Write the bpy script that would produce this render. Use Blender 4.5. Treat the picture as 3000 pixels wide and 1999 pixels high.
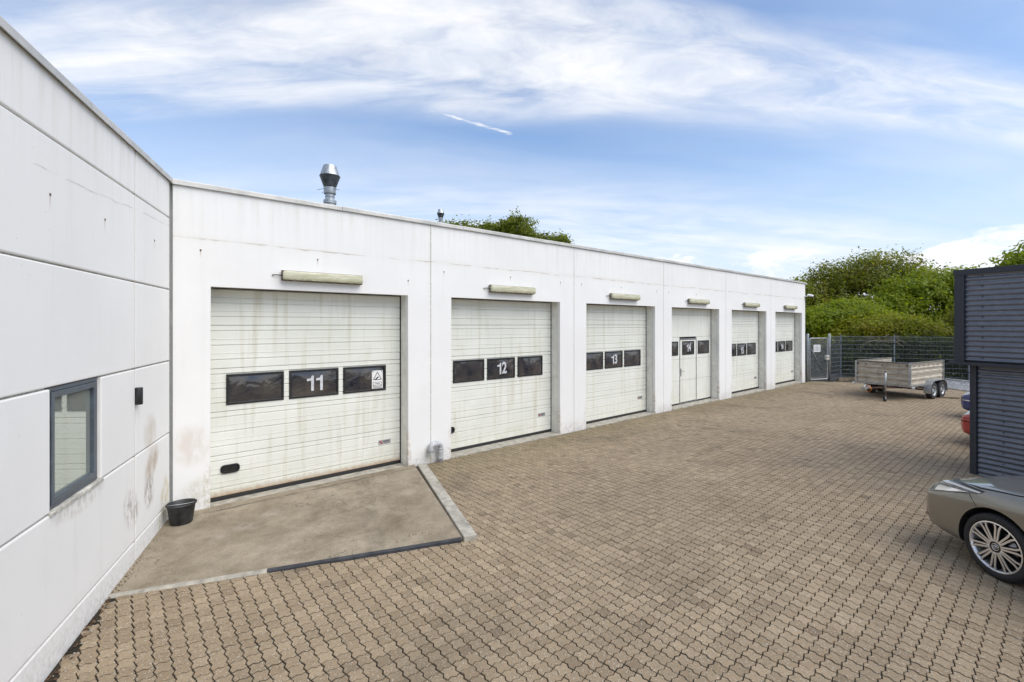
import bpy, bmesh, math, random
import numpy as np
from mathutils import Vector, Matrix
from mathutils.bvhtree import BVHTree

for o in list(bpy.data.objects): bpy.data.objects.remove(o)
SC = bpy.context.scene
COL = SC.collection
R = math.radians
rng = np.random.default_rng(11)
random.seed(5)

# ------------------------------------------------------------------ camera
TH = R(49.631)                      # angle of the view axis from the garage wall
CAMH = 2.6
cd = bpy.data.cameras.new('camera'); cam = bpy.data.objects.new('camera', cd); COL.objects.link(cam)
cam.location = (0, 0, CAMH); cam.rotation_euler = (R(90), 0, TH - R(90))
cd.sensor_width = 36; cd.lens = 16.447; cd.shift_y = -0.01613; cd.clip_start = .05; cd.clip_end = 3000
SC.camera = cam
FW = np.array([math.cos(TH), math.sin(TH)]); RT = np.array([math.sin(TH), -math.cos(TH)])
def at(px, py, depth):              # a point at a given distance along the view
    d = FW * depth + RT * depth * (px - 1500) / 1370.59
    return (float(d[0]), float(d[1]), CAMH + (951.1 - py) / 1370.59 * depth)

# ------------------------------------------------------------------ node helper
class NB:
    def __init__(s, tree): s.t = tree; s.n = tree.nodes; s.l = tree.links
    def new(s, typ, **kw):
        nd = s.n.new(typ)
        for k, v in kw.items(): setattr(nd, k, v)
        return nd
    def put(s, sock, v):
        if hasattr(v, 'is_output'): s.l.new(v, sock)
        elif v is not None:
            sock.default_value = v
    def math(s, op, a, b=None, c=None, clamp=False):
        nd = s.new('ShaderNodeMath', operation=op, use_clamp=clamp)
        for i, v in enumerate((a, b, c)):
            if v is not None: s.put(nd.inputs[i], v)
        return nd.outputs[0]
    def vmath(s, op, a, b=None):
        nd = s.new('ShaderNodeVectorMath', operation=op)
        s.put(nd.inputs[0], a)
        if b is not None: s.put(nd.inputs[1], b)
        return nd.outputs['Value'] if op in ('DOT_PRODUCT', 'LENGTH') else nd.outputs['Vector']
    def sep(s, v):
        nd = s.new('ShaderNodeSeparateXYZ'); s.put(nd.inputs[0], v); return nd.outputs
    def comb(s, x, y, z):
        nd = s.new('ShaderNodeCombineXYZ')
        for i, v in enumerate((x, y, z)): s.put(nd.inputs[i], v)
        return nd.outputs[0]
    def noise(s, vec, scale, detail=4, rough=.55, dist=0, col=False):
        nd = s.new('ShaderNodeTexNoise'); s.put(nd.inputs['Vector'], vec)
        nd.inputs['Scale'].default_value = scale; nd.inputs['Detail'].default_value = detail
        nd.inputs['Roughness'].default_value = rough; nd.inputs['Distortion'].default_value = dist
        return nd.outputs['Color' if col else 'Fac']
    def voro(s, vec, scale):
        nd = s.new('ShaderNodeTexVoronoi'); s.put(nd.inputs['Vector'], vec); nd.inputs['Scale'].default_value = scale
        return nd.outputs
    def rng(s, v, a, b, c=0., d=1., smooth=False):
        nd = s.new('ShaderNodeMapRange', interpolation_type='SMOOTHSTEP' if smooth else 'LINEAR'); nd.clamp = True
        s.put(nd.inputs[0], v)
        for i, q in enumerate((a, b, c, d)): s.put(nd.inputs[i + 1], q)
        return nd.outputs[0]
    def mix(s, f, a, b, mode='MIX'):
        nd = s.new('ShaderNodeMix', data_type='RGBA', blend_type=mode)
        s.put(nd.inputs[0], f)
        for i, v in ((6, a), (7, b)):
            if isinstance(v, tuple) and len(v) == 3: v = v + (1,)
            s.put(nd.inputs[i], v)
        return nd.outputs[2]
    def bump(s, h, strength=.3, dist=.01):
        nd = s.new('ShaderNodeBump'); s.put(nd.inputs['Height'], h)
        nd.inputs['Strength'].default_value = strength; nd.inputs['Distance'].default_value = dist
        return nd.outputs[0]
    def pos(s): return s.new('ShaderNodeNewGeometry').outputs['Position']
    def obj(s): return s.new('ShaderNodeTexCoord').outputs['Object']
    def attr(s, name): return s.new('ShaderNodeAttribute', attribute_name=name).outputs['Fac']
    def orand(s): return s.new('ShaderNodeObjectInfo').outputs['Random']
MATS = {}
def mat(name, col=(.5, .5, .5), rough=.5, metal=0., spec=.5, coat=0., fn=None):
    m = bpy.data.materials.new(name); m.use_nodes = True; MATS[name] = m
    nb = NB(m.node_tree); b = m.node_tree.nodes['Principled BSDF']
    b.inputs['Base Color'].default_value = tuple(col) + (1,); b.inputs['Roughness'].default_value = rough
    b.inputs['Metallic'].default_value = metal; b.inputs['Specular IOR Level'].default_value = spec
    b.inputs['Coat Weight'].default_value = coat; b.inputs['Coat Roughness'].default_value = .04
    if fn: fn(nb, b)
    return m
def worn(col, amt=.15, scale=6, rough=.5, metal=0., spec=.5, bump=.15, bscale=80, coat=0.):   # generic weathered finish
    def fn(nb, b):
        p = nb.obj(); n1 = nb.noise(p, scale, 5, .6); n2 = nb.noise(p, bscale, 3)
        dark = tuple(c * (1 - 2.2 * amt) for c in col); lite = tuple(min(1, c * (1 + amt)) for c in col)
        nb.put(b.inputs['Base Color'], nb.mix(nb.rng(n1, .3, .7), dark, lite))
        nb.put(b.inputs['Roughness'], nb.rng(n1, .2, .8, max(.03, rough - .1), min(1, rough + .12)))
        if bump: nb.put(b.inputs['Normal'], nb.bump(n2, bump, .004))
    return dict(col=col, rough=rough, metal=metal, spec=spec, coat=coat, fn=fn)

# ------------------------------------------------------------------ world: sky with thin cloud
SUN_EL, SUN_AZ = 52, -69            # azimuth measured from +X (along the garage wall)
wd = bpy.data.worlds.new('World'); SC.world = wd; wd.use_nodes = True
nb = NB(wd.node_tree); nb.n.clear()
out = nb.new('ShaderNodeOutputWorld'); bg = nb.new('ShaderNodeBackground')
sky = nb.new('ShaderNodeTexSky', sky_type='NISHITA'); sky.sun_disc = False
sky.sun_elevation = R(SUN_EL); sky.sun_rotation = R(90 - SUN_AZ)
sky.air_density = 1.0; sky.dust_density = .6; sky.ozone_density = 2.0; sky.altitude = 50
SKYC = sky.outputs[0]
dirv = nb.new('ShaderNodeTexCoord').outputs['Generated']
dx, dy, dz = nb.sep(dirv)
zc = nb.math('ADD', nb.math('MAXIMUM', dz, 0.0), .15)
px = nb.math('DIVIDE', dx, zc); py = nb.math('DIVIDE', dy, zc)
al = nb.math('SUBTRACT', nb.math('MULTIPLY', px, .8), nb.math('MULTIPLY', py, .6))     # along the wind
ac = nb.math('ADD', nb.math('MULTIPLY', px, .6), nb.math('MULTIPLY', py, .8))          # across it
pv = nb.comb(nb.math('MULTIPLY', al, .55), nb.math('MULTIPLY', ac, 1.7), 3.3)
warp = nb.noise(pv, 1.1, 4, .5, col=True)
pv2 = nb.vmath('ADD', pv, nb.vmath('MULTIPLY', nb.vmath('SUBTRACT', warp, (.5, .5, .5)), (1.1, .9, 0)))
streak = nb.noise(pv2, 2.4, 9, .62)
soft = nb.noise(pv2, .9, 4, .5)
acw = nb.math('ADD', ac, nb.math('MULTIPLY', nb.math('SUBTRACT', soft, .5), .55))
band = nb.math('MULTIPLY', nb.rng(acw, 1.04, 1.26, smooth=True), nb.rng(acw, 1.66, 1.44, smooth=True))
band2 = nb.math('MULTIPLY', nb.rng(ac, 1.9, 2.6, smooth=True), .62)
band0 = nb.math('MULTIPLY', nb.rng(acw, 1.12, .8, smooth=True), .42)
cover = nb.math('ADD', nb.math('MAXIMUM', band, band0), band2, clamp=True)
cir = nb.math('MULTIPLY', nb.rng(streak, .22, .72, smooth=True), cover)
cir = nb.math('ADD', nb.math('MULTIPLY', cir, .86), nb.math('MULTIPLY', nb.rng(soft, .30, .72), .26), clamp=True)
az = nb.math('ARCTAN2', dy, dx)
cv = nb.comb(nb.math('MULTIPLY', az, 5.5), nb.math('MULTIPLY', dz, 15), 1.7)
cum = nb.noise(cv, 1.15, 9, .58, .25)
cmask = nb.math('MULTIPLY', nb.rng(dz, .20, .06, smooth=True), nb.rng(dz, -.02, .05, smooth=True))
cumd = nb.rng(nb.math('ADD', cum, nb.math('MULTIPLY', nb.math('SUBTRACT', cmask, 1), .32)), .30, .41, smooth=True)
cumd = nb.math('MULTIPLY', cumd, nb.rng(dz, .175, .125, smooth=True))
# one short condensation trail
tu = nb.math('SUBTRACT', nb.math('MULTIPLY', nb.math('SUBTRACT', px, .72), .982), nb.math('MULTIPLY', nb.math('SUBTRACT', py, 1.42), .188))
tv = nb.math('ADD', nb.math('MULTIPLY', nb.math('SUBTRACT', px, .72), .188), nb.math('MULTIPLY', nb.math('SUBTRACT', py, 1.42), .982))
tv = nb.math('ADD', tv, nb.math('MULTIPLY', nb.math('SUBTRACT', nb.noise(pv, 14, 4), .5), .03))
trail = nb.math('MULTIPLY', nb.rng(nb.math('ABSOLUTE', tv), .014, .002), nb.math('MULTIPLY', nb.rng(tu, -.02, .2), nb.rng(tu, .43, .41)))
trail = nb.math('MULTIPLY', trail, nb.rng(nb.noise(pv, 30, 3), .35, .6, .3, .9))
cloud = nb.math('MAXIMUM', nb.math('MAXIMUM', cir, nb.math('MULTIPLY', cumd, .85)), trail)
lum = nb.rng(dz, 0, .6, 6.2, 6.0)
cc = nb.mix(nb.rng(cum, .38, .62), (.90, .93, .98), (1.04, 1.03, 1.02))
ccol = nb.vmath('MULTIPLY', cc, nb.comb(lum, lum, lum))
SKYMUL = nb.vmath('MULTIPLY', SKYC, (.92, 1.04, 1.14))
hz_ = nb.math('POWER', nb.rng(dz, .52, -.02), 1.6)
SKYMUL = nb.mix(nb.math('MULTIPLY', hz_, .92), SKYMUL, (4.05, 4.6, 5.45))
fin = nb.mix(cloud, SKYMUL, ccol)
nb.put(bg.inputs[0], fin); bg.inputs[1].default_value = .105
nb.l.new(bg.outputs[0], out.inputs[0])
# ------------------------------------------------------------------ sun (thin cloud softens it) and exposure
sl = bpy.data.lights.new('sun', 'SUN'); sun = bpy.data.objects.new('sun', sl); COL.objects.link(sun)
sl.energy = 1.8; sl.angle = R(55); sl.color = (1, .94, .85)
sd = Vector((math.cos(R(SUN_EL)) * math.cos(R(SUN_AZ)), math.cos(R(SUN_EL)) * math.sin(R(SUN_AZ)), math.sin(R(SUN_EL))))
sun.rotation_euler = (-sd).to_track_quat('-Z', 'Y').to_euler(); sun.location = (6, -8, 20)
SC.view_settings.view_transform = 'Standard'; SC.view_settings.look = 'None'
SC.view_settings.exposure = .76; SC.view_settings.gamma = 1
SC.render.engine = 'CYCLES'; SC.cycles.max_bounces = 6
SC.render.resolution_x = 1024; SC.render.resolution_y = 682

# ------------------------------------------------------------------ object helpers
def link(name, me, m=None, parent=None):
    o = bpy.data.objects.new(name, me); COL.objects.link(o)
    if m is not None:
        for q in (m if isinstance(m, (list, tuple)) else [m]): me.materials.append(MATS[q])
    o.parent = parent
    return o
def tag(o, label=None, cat=None, group=None, kind=None):
    if label: o['label'] = label
    if cat: o['category'] = cat
    if group: o['group'] = group
    if kind: o['kind'] = kind
    return o
def thing(name, loc, label, cat, group=None, rz=0):
    o = bpy.data.objects.new(name, None); COL.objects.link(o); o.empty_display_size = .2
    o.location = loc; o.rotation_euler = (0, 0, rz)
    return tag(o, label, cat, group)
class MB:                           # collects shapes, builds ONE mesh object
    def __init__(s): s.b = bmesh.new()
    def box(s, x0, x1, y0, y1, z0, z1, bev=0, rot=None, mi=0):
        vs = [s.b.verts.new((x, y, z)) for x in (x0, x1) for y in (y0, y1) for z in (z0, z1)]
        F = [(0, 1, 3, 2), (4, 6, 7, 5), (0, 4, 5, 1), (2, 3, 7, 6), (0, 2, 6, 4), (1, 5, 7, 3)]
        fs = [s.b.faces.new([vs[i] for i in f]) for f in F]
        for f in fs: f.material_index = mi
        if rot is not None:
            for v in vs: v.co = rot @ v.co
        if bev:
            es = list({e for f in fs for e in f.edges})
            bmesh.ops.bevel(s.b, geom=es, offset=bev, segments=2, affect='EDGES', profile=.5)
        return s
    def poly(s, pts, axis, d0, d1, bev=0, mi=0):    # extrude a 2D outline; axis = the extrusion axis
        def P(a, b, d): return {'y': (a, d, b), 'z': (a, b, d), 'x': (d, a, b)}[axis]
        A = [s.b.verts.new(P(a, b, d0)) for a, b in pts]; B = [s.b.verts.new(P(a, b, d1)) for a, b in pts]
        n = len(pts); fs = [s.b.faces.new(A), s.b.faces.new(B[::-1])]
        for i in range(n): fs.append(s.b.faces.new([A[i], B[i], B[(i + 1) % n], A[(i + 1) % n]]))
        for f in fs: f.material_index = mi
        if bev:
            es = list(set(fs[0].edges) | set(fs[1].edges))
            bmesh.ops.bevel(s.b, geom=es, offset=bev, segments=2, affect='EDGES', profile=.5)
        return s
    def tube(s, pts, r, seg=8, cap=True, mi=0):
        pts = [Vector(p) for p in pts]; rr = r if isinstance(r, (list, tuple)) else [r] * len(pts)
        rings = []; up = None
        for i, p in enumerate(pts):
            t = (pts[min(i + 1, len(pts) - 1)] - pts[max(i - 1, 0)]).normalized()
            if up is None: up = Vector((0, 0, 1)) if abs(t.z) < .9 else Vector((1, 0, 0))
            a = t.cross(up).normalized(); b = a.cross(t).normalized(); up = b
            rings.append([s.b.verts.new(p + (a * math.cos(k * 2 * math.pi / seg) + b * math.sin(k * 2 * math.pi / seg)) * rr[i]) for k in range(seg)])
        for A, B in zip(rings, rings[1:]):
            for k in range(seg):
                f = s.b.faces.new([A[k], A[(k + 1) % seg], B[(k + 1) % seg], B[k]]); f.smooth = True; f.material_index = mi
        if cap:
            for q in (rings[0][::-1], rings[-1]): s.b.faces.new(q).material_index = mi
        return s
    def lathe(s, prof, seg=24, axis='z', loc=(0, 0, 0), smooth=True, mi=0, cap=True, sx=1, sy=1):
        rings = []; L = Vector(loc)
        for r, h in prof:
            ring = []
            for k in range(seg):
                a = 2 * math.pi * k / seg; c, d = r * math.cos(a) * sx, r * math.sin(a) * sy
                ring.append(s.b.verts.new(L + Vector({'z': (c, d, h), 'x': (h, c, d), 'y': (d, h, c)}[axis])))
            rings.append(ring)
        for A, B in zip(rings, rings[1:]):
            for k in range(seg):
                f = s.b.faces.new([A[k], A[(k + 1) % seg], B[(k + 1) % seg], B[k]]); f.smooth = smooth; f.material_index = mi
        if cap:
            for q in (rings[0][::-1], rings[-1]):
                if prof[0][0] > 1e-5: s.b.faces.new(q).material_index = mi
        return s
    def xform(s, M):
        bmesh.ops.transform(s.b, matrix=M, verts=s.b.verts); return s
    def build(s, name, m, parent=None, sharp=None):
        bmesh.ops.recalc_face_normals(s.b, faces=s.b.faces)
        me = bpy.data.meshes.new(name); s.b.to_mesh(me); s.b.free()
        if sharp: 
            for p in me.polygons: p.use_smooth = True
            me.set_sharp_from_angle(angle=R(sharp))
        return link(name, me, m, parent)
def np_mesh(name, V, loops, starts, totals, m, parent=None, rnd=None, smooth=False):
    me = bpy.data.meshes.new(name)
    me.vertices.add(len(V)); me.vertices.foreach_set('co', np.asarray(V, np.float32).ravel())
    me.loops.add(len(loops)); me.loops.foreach_set('vertex_index', np.asarray(loops, np.int32))
    me.polygons.add(len(starts)); me.polygons.foreach_set('loop_start', np.asarray(starts, np.int32))
    me.polygons.foreach_set('loop_total', np.asarray(totals, np.int32))
    me.polygons.foreach_set('use_smooth', np.full(len(starts), bool(smooth)))
    if rnd is not None:
        a = me.attributes.new('rnd', 'FLOAT', 'FACE'); a.data.foreach_set('value', np.asarray(rnd, np.float32))
    me.update(calc_edges=True); me.validate()
    return link(name, me, m, parent)
def text_mesh(txt, size, depth=0, offset=0., align='CENTER', spacing=1.):
    c = bpy.data.curves.new('t', 'FONT'); c.body = txt; c.size = size; c.extrude = depth; c.offset = offset
    c.align_x = align; c.align_y = 'CENTER'; c.space_character = spacing; c.resolution_u = 6
    o = bpy.data.objects.new('t', c); COL.objects.link(o)
    dg = bpy.context.evaluated_depsgraph_get(); me = bpy.data.meshes.new_from_object(o.evaluated_get(dg))
    bpy.data.objects.remove(o); bpy.data.curves.remove(c)
    me.materials.clear()
    return me

# ------------------------------------------------------------------ key dimensions
XJ = [.569, 4.537, 8.523, 12.469, 16.456, 20.408, 24.30]        # panel joints of the garage front
Y0 = 7.697; ZTOP = 4.50; OW = 3.05; ZO = 3.135; YD = Y0 + .30
CX, CY = .569, 7.697
LD = np.array([.3226, .9465]); LN = np.array([.9465, -.3226])     # the wing runs back along -LD, faces LN
def LWp(s, d, z): return (CX - LD[0] * s + LN[0] * d, CY - LD[1] * s + LN[1] * d, z)
def sst(a, b, x): t = np.clip((x - a) / (b - a), 0, 1); return t * t * (3 - 2 * t)
def gz(x, y):                       # yard level: falls slightly away from the doors
    return -.005 * np.maximum(x - 12, 0) - .085 * sst(5.9, 3.0, y) * sst(5.5, .5, x)
def gzf(x, y): return float(gz(np.float64(x), np.float64(y)))

# ------------------------------------------------------------------ materials
def wall_fn(mode):
    def fn(nb, b):
        P = nb.pos(); x, y, z = nb.sep(P)
        if mode == 'front': s = x
        else: s = nb.math('ADD', nb.math('MULTIPLY', nb.math('SUBTRACT', CX, x), float(LD[0])), nb.math('MULTIPLY', nb.math('SUBTRACT', CY, y), float(LD[1])))
        big = nb.noise(P, .7, 5, .6); med = nb.noise(P, 5, 5, .6); fine = nb.noise(P, 110, 3, .6)
        col = nb.mix(nb.rng(big, .3, .7), (.79, .78, .76), (.85, .84, .82))
        vs = nb.comb(nb.math('MULTIPLY', s, 9), 0, nb.math('MULTIPLY', z, .5))
        run = nb.noise(vs, 1, 4, .6)
        col = nb.mix(nb.math('MULTIPLY', nb.rng(run, .56, .8), .22), col, (.62, .60, .55))
        col = nb.mix(nb.math('MULTIPLY', nb.rng(nb.voro(P, 9)['Distance'], .05, .03), .5), col, (.35, .34, .32))
        def blob(s0, z0, rs, rz, c, k, ns=9, lo=.42, hi=.62, tilt=0.):
            nonlocal col
            u = nb.math('SUBTRACT', s, s0); w = nb.math('SUBTRACT', z, z0)
            u2 = nb.math('ADD', u, nb.math('MULTIPLY', w, tilt))
            r2 = nb.math('ADD', nb.math('POWER', nb.math('ABSOLUTE', nb.math('DIVIDE', u2, rs)), 2), nb.math('POWER', nb.math('ABSOLUTE', nb.math('DIVIDE', w, rz)), 2))
            g = nb.rng(r2, 1, 0, smooth=True)
            tex = nb.rng(nb.noise(nb.comb(nb.math('MULTIPLY', s, 2.2), 1.3, z), ns, 5, .65), lo, hi)
            col = nb.mix(nb.math('MULTIPLY', nb.math('MULTIPLY', g, tex), k), col, c)
        def streakf(s0, z0, w, ln, c, k):
            nonlocal col
            a = nb.rng(nb.math('ABSOLUTE', nb.math('SUBTRACT', nb.math('ADD', s, nb.math('MULTIPLY', nb.math('SUBTRACT', med, .5), .01)), s0)), w, 0)
            t = nb.math('DIVIDE', nb.math('SUBTRACT', z0, z), ln)
            bb = nb.math('MULTIPLY', nb.rng(t, 1, 0), nb.math('GREATER_THAN', t, 0))
            col = nb.mix(nb.math('MULTIPLY', nb.math('MULTIPLY', a, bb), k), col, c)
        rust = (.36, .17, .05); brown = (.30, .22, .14)
        if mode == 'front':
            dz = nb.math('ABSOLUTE', nb.math('SUBTRACT', nb.math('ADD', z, nb.math('MULTIPLY', nb.math('SUBTRACT', nb.noise(P, 1.6, 4), .5), .10)), 3.775))
            lm = nb.math('MULTIPLY', nb.rng(dz, .016, .003), nb.rng(nb.noise(P, 3.2, 4), .40, .62))
            col = nb.mix(nb.math('MULTIPLY', lm, .75), col, (.42, .36, .27))
            halo = nb.math('MULTIPLY', nb.rng(dz, .09, 0), nb.rng(big, .4, .65))
            col = nb.mix(nb.math('MULTIPLY', halo, .25), col, (.60, .55, .46))
            for s0, z0 in FRONT_BOLTS: streakf(s0, z0, .012, .11, rust, .8)
            blob(.80, .95, .3, .35, (.55, .44, .34), .45, 4, .3, .6)
            blob(.95, .25, .35, .32, (.45, .43, .28), .5, 6)
            for j in XJ[1:6]:
                blob(j, .05, .5, .22, (.45, .42, .33), .45, 10)
                streakf(j + .0, 4.4, .03, 4.3, (.6, .57, .5), .35)
            for j in XJ[:6]:
                blob(j + .45, .3, .10, .5, (.50, .42, .30), .6, 12); blob(j + .45 + OW, .25, .08, .5, (.48, .36, .22), .6, 12)
            blob(4.52, .15, .12, .2, (.38, .40, .22), .6, 14)
        else:
            for s0, z0 in WING_BOLTS: streakf(s0, z0, .012, .13, rust, .85)
            blob(.76, 1.33, .26, .26, (.42, .30, .18), .55, 3, .25, .6)
            blob(.70, .95, .26, .24, (.36, .24, .12), .80, 3, .25, .6, .5)
            blob(.80, .64, .20, .25, (.20, .15, .10), .80, 8, .40, .62)
            blob(1.33, .62, .26, .26, (.28, .22, .16), .75, 9, .45, .66, -.3)
            blob(.22, .40, .22, .30, (.55, .42, .12), .65, 6, .35, .6)
            blob(.3, .12, .35, .18, (.40, .40, .20), .6, 7)
            blob(2.45, 1.10, .55, .12, (.42, .38, .30), .5, 12, .4, .6)
            dz = nb.math('ABSOLUTE', nb.math('SUBTRACT', nb.math('ADD', nb.math('SUBTRACT', z, nb.math('MULTIPLY', s, -.055)), nb.math('MULTIPLY', nb.math('SUBTRACT', nb.noise(P, 2.5, 5), .5), .08)), 3.915))
            lm = nb.math('MULTIPLY', nb.rng(dz, .010, .003), nb.math('MULTIPLY', nb.rng(s, 3.2, 3.0), nb.rng(nb.noise(P, 4, 3), .36, .55)))
            col = nb.mix(nb.math('MULTIPLY', lm, .45), col, (.38, .34, .28))
            streakf(1.222, 1.72, .02, .35, (.2, .2, .2), .6)
            streakf(1.222, 4.5, .02, 4.5, (.55, .53, .48), .5)
        zb = nb.math('SUBTRACT', z, nb.math('MULTIPLY', med, .25))
        grime = nb.math('MULTIPLY', nb.rng(zb, .22, -.12), nb.rng(nb.noise(P, 24, 4, .7), .38, .68))
        col = nb.mix(nb.math('MULTIPLY', grime, .45), col, (.30, .28, .24))
        top = nb.math('MULTIPLY', nb.rng(z, 3.5, 4.5), nb.rng(run, .45, .72))
        col = nb.mix(nb.math('MULTIPLY', top, .34), col, (.60, .57, .48))
        nb.put(b.inputs['Base Color'], col); b.inputs['Roughness'].default_value = .75
        nb.put(b.inputs['Normal'], nb.bump(nb.math('ADD', fine, nb.math('MULTIPLY', med, .4)), .22, .004))
    return fn
FRONT_BOLTS = [(.907, 3.626), (2.473, 3.635), (4.068, 3.40), (4.826, 3.612), (6.5, 3.62), (8.05, 3.6), (8.8, 3.6), (10.4, 3.6), (12.1, 3.58), (12.75, 3.58), (14.4, 3.58)]
WING_BOLTS = [(2.908, 3.581), (1.972, 3.586), (.615, 3.616)]
mat('front_wall', fn=wall_fn('front')); mat('wing_wall', fn=wall_fn('wing'))
mat('sealant', **worn((.50, .48, .42), .25, 20, .8))
mat('coping', **worn((.62, .60, .56), .12, 3, .45, .3))
mat('roof_felt', **worn((.06, .06, .06), .2, 4, .9))
def door_fn(nb, b):
    P = nb.pos(); x, y, z = nb.sep(P)
    big = nb.noise(P, 1.3, 4, .6)
    col = nb.mix(nb.rng(big, .3, .7), (.715, .72, .645), (.80, .80, .74))
    v = nb.comb(nb.math('MULTIPLY', x, 7), 2.1, nb.math('MULTIPLY', z, .45))
    run = nb.noise(v, 1, 5, .62)
    col = nb.mix(nb.math('MULTIPLY', nb.rng(run, .52, .74), .50), col, (.46, .42, .27))
    v2 = nb.comb(nb.math('MULTIPLY', x, 22), 5.1, nb.math('MULTIPLY', z, 1.1))
    col = nb.mix(nb.math('MULTIPLY', nb.math('MULTIPLY', nb.rng(nb.noise(v2, 1, 3, .5), .66, .78), nb.rng(nb.noise(P, 1.7, 3), .48, .62)), .6), col, (.36, .29, .17))
    d11 = nb.rng(x, 4.3, 4.1)
    zz = nb.math('ADD', z, nb.math('MULTIPLY', nb.math('SUBTRACT', nb.noise(P, 14, 5, .7), .5), .14))
    rst = nb.math('MULTIPLY', nb.rng(zz, .17, .075), d11)
    col = nb.mix(nb.math('MULTIPLY', rst, .8), col, (.33, .16, .05))
    low = nb.math('MULTIPLY', nb.rng(z, .55, .05), nb.rng(nb.noise(P, 6, 5, .7), .35, .7))
    col = nb.mix(nb.math('MULTIPLY', low, .38), col, (.50, .44, .27))
    spk = nb.rng(nb.noise(P, 160, 2, .5), .68, .74)
    col = nb.mix(nb.math('MULTIPLY', spk, .25), col, (.3, .27, .2))
    nb.put(b.inputs['Base Color'], col); b.inputs['Roughness'].default_value = .48
    nb.put(b.inputs['Normal'], nb.bump(nb.noise(P, 140, 2), .10, .003))
mat('door_paint', fn=door_fn)
mat('jamb_paint', **worn((.80, .79, .72), .08, 5, .7))
mat('rubber', **worn((.022, .021, .020), .2, 9, .7))
mat('black_plastic', **worn((.018, .018, .019), .2, 12, .38))
def pane_fn(nb, b):
    P = nb.pos(); r = nb.orand()
    n = nb.noise(P, 3, 4, .5)
    col = nb.mix(nb.rng(n, .35, .65), (.016, .019, .030), (.085, .074, .064))  # blue and brown reflection tones painted into the pane colour
    nb.put(b.inputs['Base Color'], col); b.inputs['Roughness'].default_value = .09
    nb.put(b.inputs['Normal'], nb.bump(nb.noise(P, 5, 2, .4, .8), .45, .03))
mat('door_pane', spec=1., metal=.12, fn=pane_fn)
mat('number_white', **worn((.60, .61, .63), .10, 20, .6, bump=0))
mat('print_white', (.78, .78, .76), .5); mat('print_black', (.02, .02, .02), .5); mat('print_red', (.45, .03, .03), .5)
mat('plate_metal', (.42, .42, .43), .4, .4)
mat('steel', **worn((.42, .43, .44), .18, 14, .38, .8))
mat('galvanised', **worn((.46, .49, .51), .20, 18, .42, .75))
mat('galvanised_shaded', **worn((.16, .18, .19), .2, 9, .42, .75))  # darker copy of galvanised: the lower cone's shade is put into its colour
mat('fence_steel', **worn((.26, .29, .325), .18, 18, .5, .5))
mat('window_frame', **worn((.085, .105, .130), .16, 10, .42))
mat('glass_window', (.46, .50, .45), .02, .55, .9)
mat('sill', **worn((.58, .56, .50), .25, 14, .7))
mat('lamp_base', **worn((.52, .49, .42), .2, 10, .6))
mat('lamp_rim', **worn((.12, .09, .06), .3, 16, .7))
def diff_fn(nb, b):
    P = nb.obj(); x, y, z = nb.sep(P)
    n = nb.noise(nb.comb(nb.math('MULTIPLY', x, 1.5), y, nb.math('MULTIPLY', z, 9)), 3, 5, .6)
    col = nb.mix(nb.rng(n, .3, .7), (.42, .40, .25), (.66, .65, .50))
    bot = nb.math('MULTIPLY', nb.rng(z, -.03, -.075), nb.rng(nb.noise(P, 20, 4), .35, .6))
    col = nb.mix(nb.math('MULTIPLY', bot, .7), col, (.16, .14, .06))
    nb.put(b.inputs['Base Color'], col); b.inputs['Roughness'].default_value = .22
mat('diffuser', fn=diff_fn)
mat('pvc', **worn((.52, .53, .54), .12, 9, .5)); mat('pvc_white', **worn((.47, .48, .49), .14, 9, .5))
mat('bucket_plastic', **worn((.030, .030, .031), .5, 7, .45))
mat('cctv_white', (.75, .76, .77), .4)
def paver_fn(nb, b):
    P = nb.pos(); x, y, z = nb.sep(P); r = nb.attr('rnd')
    col = nb.mix(r, (.262, .203, .132), (.395, .312, .209))
    col = nb.mix(nb.rng(r, 0, -.9), col, (.11, .085, .06))
    big = nb.noise(P, .35, 4, .55)
    col = nb.mix(nb.math('MULTIPLY', nb.rng(big, .35, .7), .35), col, (.20, .155, .10))
    trk = nb.rng(nb.noise(nb.comb(nb.math('MULTIPLY', x, .22), nb.math('MULTIPLY', y, 1.7), 2), 1.4, 5, .6), .50, .72)
    col = nb.mix(nb.math('MULTIPLY', trk, .22), col, (.13, .10, .07))
    f1 = nb.noise(P, 260, 2, .5); f2 = nb.voro(P, 150)
    col = nb.mix(nb.math('MULTIPLY', nb.rng(f1, .36, .66), .55), col, nb.mix(.5, col, (.12, .09, .065)))
    cr = nb.sep(f2['Color'])
    col = nb.mix(nb.math('MULTIPLY', nb.math('GREATER_THAN', cr[0], .965), .55), col, (.62, .58, .52))
    col = nb.mix(nb.math('MULTIPLY', nb.math('LESS_THAN', cr[0], .06), .5), col, (.07, .055, .045))
    col = nb.mix(nb.math('MULTIPLY', nb.math('GREATER_THAN', cr[1], .95), .45), col, (.42, .22, .10))
    oil = nb.rng(nb.noise(nb.comb(x, y, 4.0), .8, 5, .6), .56, .70)
    near = nb.rng(y, 1.5, 5.5, .25, 1)
    col = nb.mix(nb.math('MULTIPLY', nb.math('MULTIPLY', oil, near), .42), col, (.06, .05, .04))
    foot = nb.math('MULTIPLY', nb.rng(nb.math('ADD', y, nb.math('MULTIPLY', nb.math('SUBTRACT', big, .5), 1.2)), 6.2, 7.6), nb.rng(nb.noise(P, 5, 4), .3, .6, .35, 1))
    col = nb.mix(nb.math('MULTIPLY', foot, .55), col, (.14, .12, .06))
    nb.put(b.inputs['Base Color'], col); b.inputs['Roughness'].default_value = .82
    nb.put(b.inputs['Normal'], nb.bump(nb.math('ADD', f1, nb.noise(P, 60, 3)), .35, .004))
mat('paver', spec=.3, fn=paver_fn)
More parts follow.
